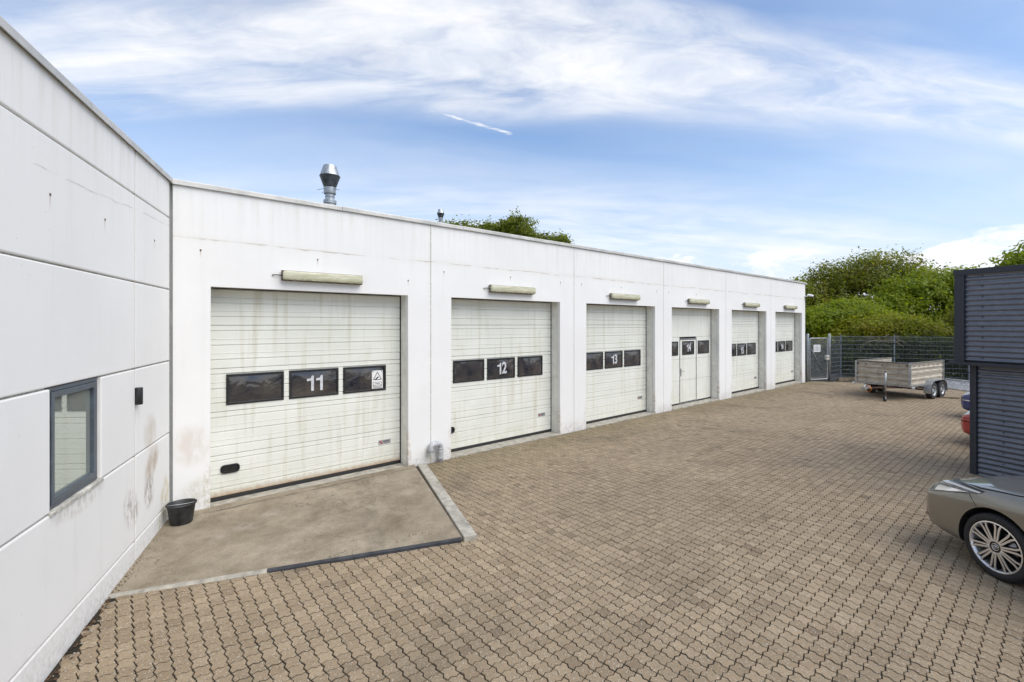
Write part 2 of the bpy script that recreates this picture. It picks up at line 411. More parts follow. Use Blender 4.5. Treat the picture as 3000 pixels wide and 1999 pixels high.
def joint_fn(nb, b):
    P = nb.pos()
    nb.put(b.inputs['Base Color'], nb.mix(nb.rng(nb.noise(P, 9, 4), .3, .7), (.010, .007, .004), (.028, .022, .011))); b.inputs['Roughness'].default_value = .95
mat('joint_sand', fn=joint_fn)
def apron_fn(nb, b):
    P = nb.pos(); x, y, z = nb.sep(P)
    a = nb.noise(P, 1.5, 8, .66, .4); c = nb.noise(P, 7, 5, .65); d = nb.noise(P, 150, 3)
    col = nb.mix(nb.rng(a, .34, .66), (.205, .165, .112), (.41, .352, .262))
    col = nb.mix(nb.math('MULTIPLY', nb.rng(c, .45, .7), .35), col, (.19, .152, .105))
    for bx, by, br in ((1.25, 6.75, .17), (1.62, 6.95, .2), (.95, 6.6, .13)):
        r = nb.vmath('LENGTH', nb.vmath('SUBTRACT', nb.comb(x, y, 0), (bx, by, 0)))
        m = nb.math('MULTIPLY', nb.rng(nb.math('ADD', r, nb.math('MULTIPLY', nb.math('SUBTRACT', c, .5), .5)), br, br * .35), nb.rng(c, .3, .55))
        col = nb.mix(nb.math('MULTIPLY', m, .5), col, (.44, .40, .34))
    wl = nb.rng(nb.math('ABSOLUTE', nb.math('SUBTRACT', nb.math('ADD', y, nb.math('MULTIPLY', nb.math('SUBTRACT', nb.noise(P, 2, 3), .5), .06)), 7.52)), .035, .01)
    col = nb.mix(nb.math('MULTIPLY', wl, nb.rng(nb.noise(P, 3, 3), .35, .6, .15, .7)), col, (.05, .045, .04))
    g1 = nb.voro(P, 120); g2 = nb.sep(g1['Color'])
    col = nb.mix(nb.math('MULTIPLY', nb.math('GREATER_THAN', g2[0], .93), .22), col, (.60, .56, .48))
    col = nb.mix(nb.math('MULTIPLY', nb.math('LESS_THAN', g2[0], .10), .25), col, (.10, .08, .06))
    crk = nb.rng(nb.math('ABSOLUTE', nb.math('SUBTRACT', nb.noise(P, .9, 7, .6), .5)), .006, .0015)
    col = nb.mix(nb.math('MULTIPLY', nb.math('MULTIPLY', crk, nb.rng(nb.noise(P, .6, 2), .45, .55)), .6), col, (.09, .07, .05))
    ty_ = nb.rng(nb.math('ABSOLUTE', nb.math('SUBTRACT', nb.math('ADD', nb.math('MULTIPLY', x, .9465), nb.math('MULTIPLY', y, -.3226)), nb.math('ADD', .45, nb.math('MULTIPLY', nb.noise(P, .7, 3), .15)))), .14, .09)
    col = nb.mix(nb.math('MULTIPLY', nb.math('MULTIPLY', ty_, nb.rng(c, .35, .6)), .35), col, (.12, .10, .08))
    nb.put(b.inputs['Base Color'], nb.mix(nb.rng(d, .38, .62), nb.mix(.28, col, (.07, .055, .04)), col)); b.inputs['Roughness'].default_value = .85
    nb.put(b.inputs['Normal'], nb.bump(nb.math('ADD', d, c), .3, .006))
mat('apron_concrete', spec=.3, fn=apron_fn)
mat('kerb_concrete', **worn((.40, .375, .32), .2, 8, .85, bscale=140))
mat('edge_steel', **worn((.06, .063, .07), .2, 8, .75, spec=.2))
def grass_fn(nb, b):
    P = nb.pos(); n = nb.noise(P, .4, 6, .7)
    nb.put(b.inputs['Base Color'], nb.mix(nb.rng(n, .3, .7), (.03, .045, .012), (.08, .085, .03))); b.inputs['Roughness'].default_value = .95
mat('grass_ground', fn=grass_fn)
def clad_fn(nb, b):
    P = nb.obj(); n = nb.noise(P, 4, 4); 
    nb.put(b.inputs['Base Color'], nb.mix(nb.rng(n, .3, .7), (.075, .086, .112), (.098, .112, .142)))
    nb.put(b.inputs['Roughness'], nb.rng(n, .3, .7, .17, .26)); nb.put(b.inputs['Normal'], nb.bump(nb.math('ADD', nb.math('MULTIPLY', nb.noise(P, 300, 2), .06), nb.noise(nb.vmath('MULTIPLY', P, (1, 1, 3)), 3.5, 3)), .35, .02))
    dust = nb.math('MULTIPLY', nb.rng(nb.noise(P, 9, 5, .7), .5, .75), .30)
    nb.put(b.inputs['Base Color'], nb.mix(dust, nb.mix(nb.rng(n, .3, .7), (.082, .094, .124), (.108, .122, .155)), (.22, .22, .22)))
mat('cladding', fn=clad_fn, spec=1.)
mat('clad_trim', **worn((.030, .034, .044), .15, 30, .62))
def car_fn(c1, c2, metal, flake=True):
    def fn(nb, b):
        P = nb.obj(); lw = nb.new('ShaderNodeLayerWeight'); lw.inputs[0].default_value = .35
        col = nb.mix(lw.outputs['Facing'], c1, c2)
        nb.put(b.inputs['Base Color'], col)
        dirt = nb.math('MULTIPLY', nb.rng(nb.sep(P)[2], .45, .15), nb.rng(nb.noise(P, 8, 4), .35, .7))
        nb.put(b.inputs['Base Color'], nb.mix(nb.math('MULTIPLY', dirt, .35), col, (.16, .14, .11)))
        nb.put(b.inputs['Roughness'], nb.rng(dirt, 0, 1, .34, .7))
    return dict(metal=metal, coat=1., fn=fn)
mat('paint_bronze', **car_fn((.215, .21, .185), (.30, .29, .26), .75))
mat('paint_red', **car_fn((.38, .012, .016), (.42, .016, .018), .2))
mat('paint_blue', **car_fn((.008, .022, .16), (.012, .03, .20), .3))
mat('tyre', **worn((.020, .020, .021), .2, 20, .75)); mat('wheel_well', (.008, .008, .008), .9)
mat('alloy', (.80, .79, .78), .28, .8); mat('alloy_dark', (.018, .018, .02), .35, .3)
mat('hubcap', **worn((.46, .47, .48), .12, 20, .4, .6))
mat('car_glass', (.012, .015, .017), .03, 0, .7); mat('chrome', (.75, .75, .77), .12, 1.)
def lens_fn(nb, b):
    P = nb.obj(); n = nb.noise(nb.vmath('MULTIPLY', P, (1, 2, 7)), 6, 2)
    nb.put(b.inputs['Base Color'], nb.mix(nb.rng(n, .45, .6), (.03, .03, .034), (.12, .12, .13))); b.inputs['Roughness'].default_value = .1
mat('headlight_lens', metal=.35, coat=1., fn=lens_fn)
mat('headlight_clear', (.55, .57, .58), .08, .2, .5, 1.)
mat('lamp_white', (.8, .82, .85), .2); mat('lamp_orange', (.6, .2, .03), .3); mat('lamp_red', (.5, .03, .02), .3)
def tboard_fn(nb, b):
    P = nb.obj(); x, y, z = nb.sep(P)
    n = nb.noise(nb.comb(nb.math('MULTIPLY', x, 1.2), nb.math('MULTIPLY', y, 1.2), nb.math('MULTIPLY', z, 10)), 2.2, 5, .65)
    col = nb.mix(nb.rng(n, .3, .7), (.30, .262, .205), (.60, .54, .44))
    col = nb.mix(nb.math('MULTIPLY', nb.rng(nb.noise(P, 5, 4), .5, .7), .35), col, (.12, .10, .08))
    nb.put(b.inputs['Base Color'], col); b.inputs['Roughness'].default_value = .62
mat('trailer_board', metal=.15, fn=tboard_fn)
mat('timber', **worn((.22, .165, .105), .3, 7, .85)); mat('timber_grey', **worn((.20, .185, .16), .25, 9, .85))
mat('aluminium', **worn((.55, .54, .52), .18, 10, .45, .5))
mat('rusty', **worn((.14, .08, .05), .4, 14, .85))
def leaf(name, dark, lite, odd):
    m = bpy.data.materials.new(name); m.use_nodes = True; MATS[name] = m; nb = NB(m.node_tree)
    b = m.node_tree.nodes['Principled BSDF']; o = [n for n in nb.n if n.type == 'OUTPUT_MATERIAL'][0]
    r = nb.attr('rnd'); P = nb.pos()
    col = nb.mix(r, dark, lite); col = nb.mix(nb.rng(nb.noise(P, .8, 3), .52, .68), col, odd)
    nb.put(b.inputs['Base Color'], col); b.inputs['Roughness'].default_value = .5; b.inputs['Specular IOR Level'].default_value = .3
    tr = nb.new('ShaderNodeBsdfTranslucent'); nb.put(tr.inputs[0], nb.mix(.5, col, (.34, .40, .02)))
    ms = nb.new('ShaderNodeMixShader'); ms.inputs[0].default_value = .54
    nb.l.new(b.outputs[0], ms.inputs[1]); nb.l.new(tr.outputs[0], ms.inputs[2]); nb.l.new(ms.outputs[0], o.inputs[0])
leaf('leaf_olive', (.075, .095, .006), (.220, .240, .014), (.230, .175, .014))
leaf('leaf_bright', (.110, .165, .006), (.320, .400, .014), (.260, .330, .010))
leaf('leaf_yellow', (.140, .165, .006), (.370, .380, .016), (.340, .280, .020))
leaf('leaf_dark', (.012, .022, .006), (.050, .075, .015), (.020, .030, .010))
leaf('leaf_far', (.080, .105, .008), (.230, .270, .018), (.180, .195, .014))
mat('bark', **worn((.085, .065, .045), .3, 10, .9)); mat('dead_wood', **worn((.26, .20, .14), .25, 12, .9))
mat('leaf_litter', **worn((.12, .065, .03), .5, 30, .9)); mat('pebble', **worn((.5, .48, .44), .2, 20, .8))

# ================================================================== SETTING
# far ground
b = MB(); b.box(-600, 900, -600, 900, -.8, -.42); tag(b.build('ground', 'grass_ground'), kind='structure')
# paving: bed and pavers
gx = np.linspace(-9, 31, 81); gy = np.linspace(-14, 8.2, 46)
GX, GY = np.meshgrid(gx, gy); V = np.stack([GX, GY, gz(GX, GY) - .0085], -1).reshape(-1, 3)
ny, nx = GX.shape; idx = np.arange(ny * nx).reshape(ny, nx)
q = np.stack([idx[:-1, :-1], idx[:-1, 1:], idx[1:, 1:], idx[1:, :-1]], -1).reshape(-1, 4)
paving = np_mesh('paving', V, q.ravel(), np.arange(len(q)) * 4, np.full(len(q), 4), 'joint_sand')
tag(paving, kind='structure')
PP = .1115; aa = .0125; bb_ = .0105
def outline():
    p = PP; T = 1 / 3.
    pts = [(0, 0), (p * T, aa), (p * 2 * T, -aa * .8), (p, 0), (p - bb_, p * .36), (p + bb_, p * .66), (p, p), (p * 2 * T, p - aa * .8), (p * T, p + aa), (0, p), (bb_, p * .66), (-bb_, p * .36)]
    return np.array(pts) - p / 2
OUT = outline()
ii, jj = np.meshgrid(np.arange(-40, 262), np.arange(-40, 72))
cxp = (ii.ravel() + .5) * PP + .012; cyp = (jj.ravel() + .5) * PP - .02
ws = (cxp - CX) * LN[0] + (cyp - CY) * LN[1]
dep = cxp * FW[0] + cyp * FW[1]; lat = cxp * RT[0] + cyp * RT[1]
sl_front = (cxp - (-.02)) * LD[0] + (cyp - 5.90) * LD[1]            # >0 : behind the apron's front edge
kerb_r = (cxp - 4.30) * LN[0] + (cyp - 7.56) * LN[1]               # <0 : on the apron side of the kerb
keep = (ws > .05) & (cyp < Y0 - .055) & (cxp < 27.6) & (dep > 1.7) & (np.abs(lat) < 1.25 * dep + .9)
keep &= ~((sl_front > .06) & (kerb_r < -.06))
keep &= ~((cxp > 25.2) & (cyp > 7.1 - (cxp - 25.2) * .9))
cxp, cyp, dep, lat = cxp[keep], cyp[keep], dep[keep], lat[keep]
order = np.argsort(dep); cxp, cyp, dep, lat = cxp[order], cyp[order], dep[order], lat[order]
NP = len(cxp)
ang = rng.normal(0, .009, NP); jx = rng.normal(0, .0010, NP); jy = rng.normal(0, .0010, NP)
hz = rng.normal(0, .0014, NP) + .004 * (np.sin(cxp * 1.3 + .7) * np.sin(cyp * 1.1)); tx = rng.normal(0, .010, NP); ty = rng.normal(0, .010, NP)
val = np.clip(rng.normal(.5, .26, NP), 0, 1); val = np.where(rng.random(NP) < .02, rng.uniform(-.45, -.1, NP), val)
def paver_arrays(sel):
    n = len(sel); c, s = np.cos(ang[sel])[:, None], np.sin(ang[sel])[:, None]
    def ring(kx, ky, dz):
        x = OUT[None, :, 0] * kx; y = OUT[None, :, 1] * ky
        X = x * c - y * s; Yv = x * s + y * c
        Z = dz + hz[sel][:, None] + X * tx[sel][:, None] + Yv * ty[sel][:, None]
        X = X + (cxp + jx)[sel][:, None]; Yv = Yv + (cyp + jy)[sel][:, None]
        return np.stack([X, Yv, Z + gz(X, Yv)], -1)
    A = ring(.882, .892, 0.); B = ring(.912, .922, -.003); Cc = ring(.912, .922, -.024)
    V = np.concatenate([A, B, Cc], 1).reshape(-1, 3)
    base = np.arange(n)[:, None] * 36
    k = np.arange(12); k2 = (k + 1) % 12
    top = base + k[None]
    s1 = np.stack([k2, k, k + 12, k2 + 12], -1).reshape(1, -1) + base
    s2 = np.stack([k2 + 12, k + 12, k + 24, k2 + 24], -1).reshape(1, -1) + base
    loops = np.concatenate([top, s1, s2], 1).ravel()
    tot = np.tile(np.concatenate([[12], np.full(24, 4)]), n); st = np.concatenate([[0], np.cumsum(tot)[:-1]])
    return V, loops, st, tot, np.repeat(val[sel], 25)
inview = (np.abs(lat) < 1.08 * dep) & (dep > 3.3)
first = np.nonzero(inview)[0][:300]; rest = np.setdiff1d(np.arange(NP), first)
for k in first: np_mesh('paver', *paver_arrays(np.array([k]))[:4], 'paver', paving, rnd=np.full(25, val[k]))
tag(np_mesh('pavers', *paver_arrays(rest)[:4], 'paver', paving, rnd=np.repeat(val[rest], 25)), kind='stuff')

# apron of concrete before door 11, with steel nosing and kerb
AF = [(-.06, 5.92), (3.20, 4.69)]; AB = [(4.19, 7.70), (.55, 7.72)]
b = MB(); vs = []
pts = [(AF[0][0], AF[0][1], .012), (AF[1][0], AF[1][1], .03), (AB[0][0], AB[0][1], .035), (AB[1][0], AB[1][1], .05)]
N = 24; grid = []
for i in range(N + 1):
    row = []
    for j in range(N + 1):
        u, v = i / N, j / N
        p = [(pts[0][k] * (1 - u) + pts[1][k] * u) * (1 - v) + (pts[3][k] * (1 - u) + pts[2][k] * u) * v for k in range(3)]
        row.append(b.b.verts.new(p))
    grid.append(row)
for i in range(N):
    for j in range(N): b.b.faces.new([grid[i][j], grid[i + 1][j], grid[i + 1][j + 1], grid[i][j + 1]])
edge = [grid[i][0] for i in range(N + 1)] + [grid[N][j] for j in range(1, N + 1)] + [grid[i][N] for i in range(N - 1, -1, -1)] + [grid[0][j] for j in range(N - 1, 0, -1)]
low = [b.b.verts.new((v.co.x, v.co.y, -.25)) for v in edge]
for k in range(len(edge)): b.b.faces.new([edge[k], low[k], low[(k + 1) % len(edge)], edge[(k + 1) % len(edge)]])
apron = tag(b.build('concrete_apron', 'apron_concrete'), kind='structure')
def strip(name, t0, t1, w, m, dz0, dz1, h):          # nosing along the apron's front edge
    A = Vector((AF[0][0], AF[0][1], 0)); Bv = Vector((AF[1][0], AF[1][1], 0)); d = (Bv - A); L = d.length; d.normalize(); nrm = Vector((-LD[0], -LD[1], 0))
    b = MB(); M = Matrix(((d.x, nrm.x, 0, A.x), (d.y, nrm.y, 0, A.y), (0, 0, 1, 0), (0, 0, 0, 1)))
    n = 12; prev = None
    for i in range(n + 1):
        t = t0 + (t1 - t0) * i / n; z = .012 + .018 * t + .003
        wob = .004 * math.sin(i * 1.7)
        ring = [b.b.verts.new(M @ Vector((t * L, y, zz))) for y, zz in ((-.008, z), (w * .55 + wob, z - .001), (w + wob, z - h), (w + wob, -.2), (-.008, -.2))]
        if prev:
            for k in range(5): b.b.faces.new([prev[k], ring[k], ring[(k + 1) % 5], prev[(k + 1) % 5]])
        else: b.b.faces.new(ring)
        prev = ring
    b.b.faces.new(prev[::-1]); return b.build(name, m, apron)
strip('edge_strip', 0.0, .395, .042, 'kerb_concrete', 0, 0, .02)
strip('steel_nosing', .397, .995, .032, 'edge_steel', 0, 0, .012)
kd = Vector((LD[0], LD[1], 0)); kn = Vector((LN[0], LN[1], 0))
b = MB(); L = 3.13
b.box(0, .165, 0, L, -.25, .058, .012); M = Matrix(((kn.x, kd.x, 0, 3.195), (kn.y, kd.y, 0, 4.65), (0, 0, 1, 0), (0, 0, 0, 1)))
tag(b.xform(M).build('kerb', 'kerb_concrete'), kind='structure')

# ================================================================== GARAGE BUILDING
bld = thing('garage_building', (CX, CY, 0), 'long white concrete garage building with six numbered doors and an angled side wing', 'building')
def bp(o): o.parent = bld; o.matrix_parent_inverse = Matrix.Translation((-CX, -CY, 0)); return o
for k in range(6):
    x0, x1 = XJ[k] + .006, XJ[k + 1] - .006; a = XJ[k] + .452; c = a + OW; zb = -.35
    pts = [(x0, zb), (a, zb), (a, ZO), (c, ZO), (c, zb), (x1, zb), (x1, ZTOP), (x0, ZTOP)]
    if k == 0: pts[0] = (x0 + .02, zb); pts[-1] = (x0 + .02, ZTOP)
    b = MB(); b.poly(pts, 'y', Y0, Y0 + .075, .005); bp(b.build('wall_panel', 'front_wall'))
    i = .004; b = MB()
    b.poly([(x0, zb), (a - i, zb), (a - i, ZO + i), (c + i, ZO + i), (c + i, zb), (x1, zb), (x1, ZTOP - .01), (x0, ZTOP - .01)], 'y', Y0 + .085, Y0 + .42, .003)
    bp(b.build('inner_wall', 'jamb_paint'))
    if k: 
        b = MB(); b.box(XJ[k] - .008, XJ[k] + .008, Y0 + .004, Y0 + .09, -.3, ZTOP - .01); bp(b.build('joint_sealant', 'sealant'))
    b = MB(); b.box(a + .005, c - .005, Y0 - (.03 if k else -.01), YD + .06, -.3, .018 - .006 * max(0, k - 3), .004); bp(b.build('threshold', 'kerb_concrete'))
b = MB(); b.box(24.301, 24.36, Y0 + .012, Y0 + 17, -.35, ZTOP - .012); bp(b.build('gable_wall', 'front_wall'))
# coping
def coping(name, A, B, nrm):
    A, B = Vector(A), Vector(B); d = B - A; L = d.length; d.normalize(); n = max(1, round(L / 2.35)); pr = [(-.035, -.045), (-.035, .012), (-.028, .022), (.30, .03), (.30, -.02), (-.024, -.02), (-.024, -.045)]
    for k in range(n):
        b = MB(); t0 = L * k / n + .003; t1 = L * (k + 1) / n - .003; rj = random.uniform(-.003, .003)
        r0 = [b.b.verts.new(A + d * t0 + nrm * -q[0] + Vector((0, 0, q[1] + rj))) for q in pr]; r1 = [b.b.verts.new(A + d * t1 + nrm * -q[0] + Vector((0, 0, q[1] - rj))) for q in pr]
        for j in range(7): b.b.faces.new([r0[j], r1[j], r1[(j + 1) % 7], r0[(j + 1) % 7]])
        b.b.faces.new(r0[::-1]); b.b.faces.new(r1); bp(b.build(name, 'coping'))
coping('coping', (CX - .1, Y0, ZTOP + .02), (24.38, Y0, ZTOP + .02), Vector((0, -1, 0)))
e0 = LWp(-.02, 0, ZTOP + .026); e1 = LWp(9.4, 0, ZTOP + .026)
coping('coping', e0, e1, Vector((LN[0], LN[1], 0)))
# roof decks
b = MB(); b.box(CX + .2, 24.3, Y0 + .43, Y0 + 17, 4.18, 4.24); bp(b.build('roof', 'roof_felt'))
w0 = [LWp(.3, -.35, 0), LWp(9.4, -.35, 0), LWp(9.4, -14, 0), LWp(.3, -14, 0)]
b = MB(); b.poly([(p[0], p[1]) for p in w0], 'z', 4.18, 4.23); bp(b.build('roof', 'roof_felt'))
# wing panels, each with chamfered edges; 18 mm grooves between
ROWS = [-.4, .248, 1.172, 2.122, 3.068, 4.018, 4.512]; COLS = [(.035, 1.215), (1.229, 5.2), (5.214, 9.4)]
ML = Matrix(((-LD[0], LN[0], 0, CX), (-LD[1], LN[1], 0, CY), (0, 0, 1, 0), (0, 0, 0, 1)))
for z0, z1 in zip(ROWS, ROWS[1:]):
    for ci, (s0, s1) in enumerate(COLS):
        spans = [(s0, s1)]
        if ci == 1 and abs(z0 - 1.172) < .01: spans = [(s0, 2.045), (2.905, s1)]
        for a, c in spans:
            b = MB(); b.box(a, c, -.12, 0, z0 + .004, z1 - .011, .011); b.xform(ML); bp(b.build('wall_panel', 'wing_wall'))
b = MB()
b.box(.03, 2.03, -.34, -.028, -.4, ZTOP - .005); b.box(2.92, 9.39, -.34, -.028, -.4, ZTOP - .005); b.box(2.03, 2.92, -.34, -.028, 2.15, ZTOP - .005); b.box(2.03, 2.92, -.34, -.028, -.4, 1.15)
bp(b.xform(ML).build('wall_core', 'sealant'))
b = MB(); b.box(-.02, .033, -.1, -.012, -.3, ZTOP - .02); bp(b.xform(ML).build('joint_sealant', 'sealant'))
b = MB(); b.box(1.214, 1.23, -.03, -.006, -.3, ZTOP - .02); bp(b.xform(ML).build('joint_sealant', 'sealant'))
# wing window
win = MB(); s0, s1, z0, z1 = 2.085, 2.903, 1.185, 2.118
def ring_frame(mb, a, c, z0, z1, w, d0, d1, bev=.004):
    mb.box(a, c, d0, d1, z0, z0 + w, bev); mb.box(a, c, d0, d1, z1 - w, z1, bev); mb.box(a, a + w, d0, d1, z0 + w, z1 - w, bev); mb.box(c - w, c, d0, d1, z0 + w, z1 - w, bev)
ring_frame(win, s0, s1, z0, z1, .034, -.11, -.016)
win = bp(win.xform(ML).build('window', 'window_frame'))
def wp(o): o.parent = win; o.matrix_parent_inverse = win.matrix_basis.inverted() if False else Matrix.Identity(4); return o
b = MB(); ring_frame(b, s0 + .036, s1 - .036, z0 + .036, z1 - .036, .048, -.10, -.008); b.xform(ML); wp(b.build('sash', 'window_frame'))
b = MB(); b.box(s0 + .080, s1 - .080, -.046, -.038, z0 + .080, z1 - .080); b.xform(ML); wp(b.build('pane', 'glass_window'))
b = MB(); b.box(2.04, 2.92, -.09, .018, 1.150, 1.182, .006); b.xform(ML); wp(b.build('sill', 'sill'))
b = MB(); b.box(2.047, 2.083, -.1, -.03, 1.19, 2.115, .003); b.xform(ML); wp(b.build('seal_strip', 'sealant'))
# anchor holes of a former sign
for s, z in WING_BOLTS:
    b = MB(); b.lathe([(.0001, .004), (.011, .003), (.012, -.004)], 10, 'y', (s, .0005, z), cap=False); b.xform(ML); bp(b.build('anchor_bolt', 'rusty'))
for x, z in FRONT_BOLTS:
    b = MB(); b.lathe([(.0001, -.004), (.012, -.003), (.013, .004)], 10, 'y', (x, Y0 - .0005, z), cap=False); bp(b.build('anchor_bolt', 'rusty'))

# ------------------------------------------------------------------ sectional doors
def section_profile(h, ribbed):     # outline (y, z) of one door section; y = 0 is the front face
    f = [(0.0, 0.004), (0.004, 0.0)]; pts = [(.04, 0), (.012, 0), (0, .008)]
    if ribbed:
        for zz, wd_, dp in ((.125, .016, .013), (.21, .008, .006), (.335, .016, .013), (.42, .008, .006), (.548, .016, .013)):
            zz = zz * h / .635
            pts += [(0, zz - wd_ / 2), (dp, zz - wd_ / 4), (dp, zz + wd_ / 4), (-.0015, zz + wd_ * 1.1), (0, zz + wd_ * 3.2)]
    else:
        pts += [(0, h * .5 - .003), (.0012, h * .5), (0, h * .5 + .003)]
    pts += [(0, h - .010), (.012, h - .004), (.04, h - .004)]
    return pts
SECT = [.075, .68, 1.318, 1.953, 2.588, 3.20]
SECT14 = [.05, .782, 1.474, 2.192, 2.91, 3.2]
def garage_door(num, k):
    a = XJ[k] + .452 + .012; c = a + OW - .03; is14 = num == 14
    b = MB(); b.box(a - .02, c + .02, YD + .045, YD + .075, -.1, 3.3)
    b.box(a + .004, c - .004, YD - .004, YD + .04, -.02, .072, .012); b.box(c + .002, c + .030, YD - .004, YD + .05, -.05, 3.25)
    b.box(a, c, YD - .002, YD + .05, ZO - .012, ZO + .1)
    d = bp(b.build('sectional_door', 'rubber')); d['label'] = 'white sectional garage door numbered %d' % num
    def dp(o): o.parent = d; return o
    zs = SECT14 if is14 else SECT
    wx0, wx1 = (13.895, 14.952)
    def panel(xa, xb, z0, z1, rib=True):
        b = MB(); pr = [(YD + y, z0 + z) for y, z in section_profile(z1 - z0, rib)]
        b.poly(pr, 'x', xa, xb); return dp(b.build('door_section', 'door_paint'))
    def frame(xa, xb, z0, z1, w=.036):
        b = MB(); ring_frame(b, xa, xb, z0, z1, w, YD - .014, YD + .02, .006); dp(b.build('window_frame', 'black_plastic'))
        b = MB(); n = 10; vs = []
        for i in range(n + 1):
            row = []
            for j in range(n + 1):
                u, v = i / n, j / n; bulge = .022 * (math.sin(math.pi * u) * math.sin(math.pi * v)) ** .6
                row.append(b.b.verts.new((xa + w * .8 + (xb - xa - 1.6 * w) * u, YD - .002 - bulge * .8, z0 + w * .8 + (z1 - z0 - 1.6 * w) * v)))
            vs.append(row)
        for i in range(n):
            for j in range(n): b.b.faces.new([vs[i][j], vs[i + 1][j], vs[i + 1][j + 1], vs[i][j + 1]]).smooth = True
        dp(b.build('pane', 'door_pane'))
    if not is14:
        for z0, z1 in zip(zs, zs[1:]): panel(a, c, z0, z1)
        wz0, wz1 = 1.408, 1.862
        W = [(a + .224, a + 1.016), (a + 1.092, a + 1.880), (a + 1.958, a + 2.742)]
    else:
        for z0, z1 in zip(zs, zs[1:]):
            if z0 < 2.1:
                panel(a, wx0 - .012, z0, z1, False); panel(wx1 + .012, c, z0, z1, False); panel(wx0 + .022, wx1 - .022, z0 + (.02 if z0 < .1 else 0), min(z1, 2.10), False)
            else: panel(a, c, z0, z1, False)
        b = MB(); 
        for xa, xb, z0, z1 in ((wx0 - .010, wx0 + .020, .03, 2.14), (wx1 - .020, wx1 + .010, .03, 2.14), (wx0 + .020, wx1 - .020, 2.105, 2.14), (wx0 + .020, wx1 - .020, .03, .048)): b.box(xa, xb, YD - .012, YD + .03, z0, z1, .003)
        dp(b.build('wicket_frame', 'steel'))
        b = MB(); b.box(13.945, 13.985, YD - .012, YD + .002, .925, 1.18, .004); b.tube([(13.965, YD - .01, 1.095), (13.965, YD - .06, 1.095), (13.98, YD - .065, 1.095), (14.10, YD - .065, 1.09)], .010, 10)
        dp(b.build('door_handle', 'steel'))
        wz0, wz1 = 1.606, 2.056
        W = [(13.06, 13.794), (14.045, 14.801), (15.049, 15.812)]
    for xa, xb in W: frame(xa, xb, wz0, wz1)
    zc_ = (wz0 + wz1) / 2 - (.045 if num in (15,) else 0); xc = (W[1][0] + W[1][1]) / 2
    for q, ch in enumerate(str(num)):
        xo = xc + (-.072 if q == 0 else .072)
        if ch == '1':
            b = MB(); b.poly([(xo + .012, zc_ - .125), (xo + .055, zc_ - .125), (xo + .055, zc_ + .125), (xo + .022, zc_ + .125), (xo + .004, zc_ + .085), (xo - .055, zc_ + .075), (xo - .055, zc_ + .042), (xo + .012, zc_ + .045)], 'y', YD - .0225, YD - .0215)
            b.build('number', 'number_white', d)
        else:
            me = text_mesh(ch, .345, .0005, .0095); o = link('number', me, 'number_white', d)
            o.rotation_euler = (R(90), 0, 0); o.scale = (.80, 1, 1); o.location = (xo, YD - .022, zc_)
    # maker's plate
    if not is14:
        b = MB(); x = a + 2.60; b.box(x, x + .235, YD - .004, YD + .001, .425, .505, .001); pl = dp(b.build('maker_plate', 'plate_metal'))
        b = MB(); b.lathe([(.0001, -.0052), (.016, -.005), (.016, -.003)], 12, 'y', (x + .035, YD, .475), cap=False); b.lathe([(.0001, -.0052), (.016, -.005), (.016, -.003)], 12, 'y', (x + .06, YD, .452), cap=False); dp(b.build('maker_mark', 'print_red'))
        me = text_mesh('NASSAU', .034, .0003, .0008); o = link('maker_name', me, 'print_black', d); o.rotation_euler = (R(90), 0, 0); o.location = (x + .15, YD - .005, .475)
        me = text_mesh('portservice', .018, .0003); o = link('maker_line', me, 'print_black', d); o.rotation_euler = (R(90), 0, 0); o.location = (x + .15, YD - .005, .445)
    # recessed pull
    if num in (11, 12, 13, 14):
        hx = a + .15 if num == 11 else a - (.03 if num == 12 else .18); hx = max(hx, a + .01) if num != 11 else hx
        n = 8; w, h, rr = .25, .125, .05
        def rr_(w, h, r): 
            P = []
            for cx_, cz_, a0 in ((w / 2 - r, h / 2 - r, 0), (-w / 2 + r, h / 2 - r, 90), (-w / 2 + r, -h / 2 + r, 180), (w / 2 - r, -h / 2 + r, 270)):
                for t in range(5): P.append((cx_ + r * math.cos(R(a0 + t * 22.5)), cz_ + r * math.sin(R(a0 + t * 22.5))))
            return P
        b = MB(); rings = []
        for (ww, hh, r, y) in ((w, h, rr, .0), (w, h, rr, -.020), (w - .03, h - .03, rr - .015, -.022), (w - .05, h - .05, rr - .02, -.003)):
            rings.append([b.b.verts.new((hx + w / 2 + p[0], YD + y, .467 + p[1])) for p in rr_(ww, hh, r)])
        for A, Bq in zip(rings, rings[1:]):
            for i in range(20): b.b.faces.new([A[i], A[(i + 1) % 20], Bq[(i + 1) % 20], Bq[i]])
        b.b.faces.new(rings[-1]); dp(b.build('pull_handle', 'black_plastic', sharp=40))
    return d, W
DW = {}
for k, num in enumerate((11, 12, 13, 14, 15, 16)): DW[num] = garage_door(num, k)
d11, W11 = DW[11]
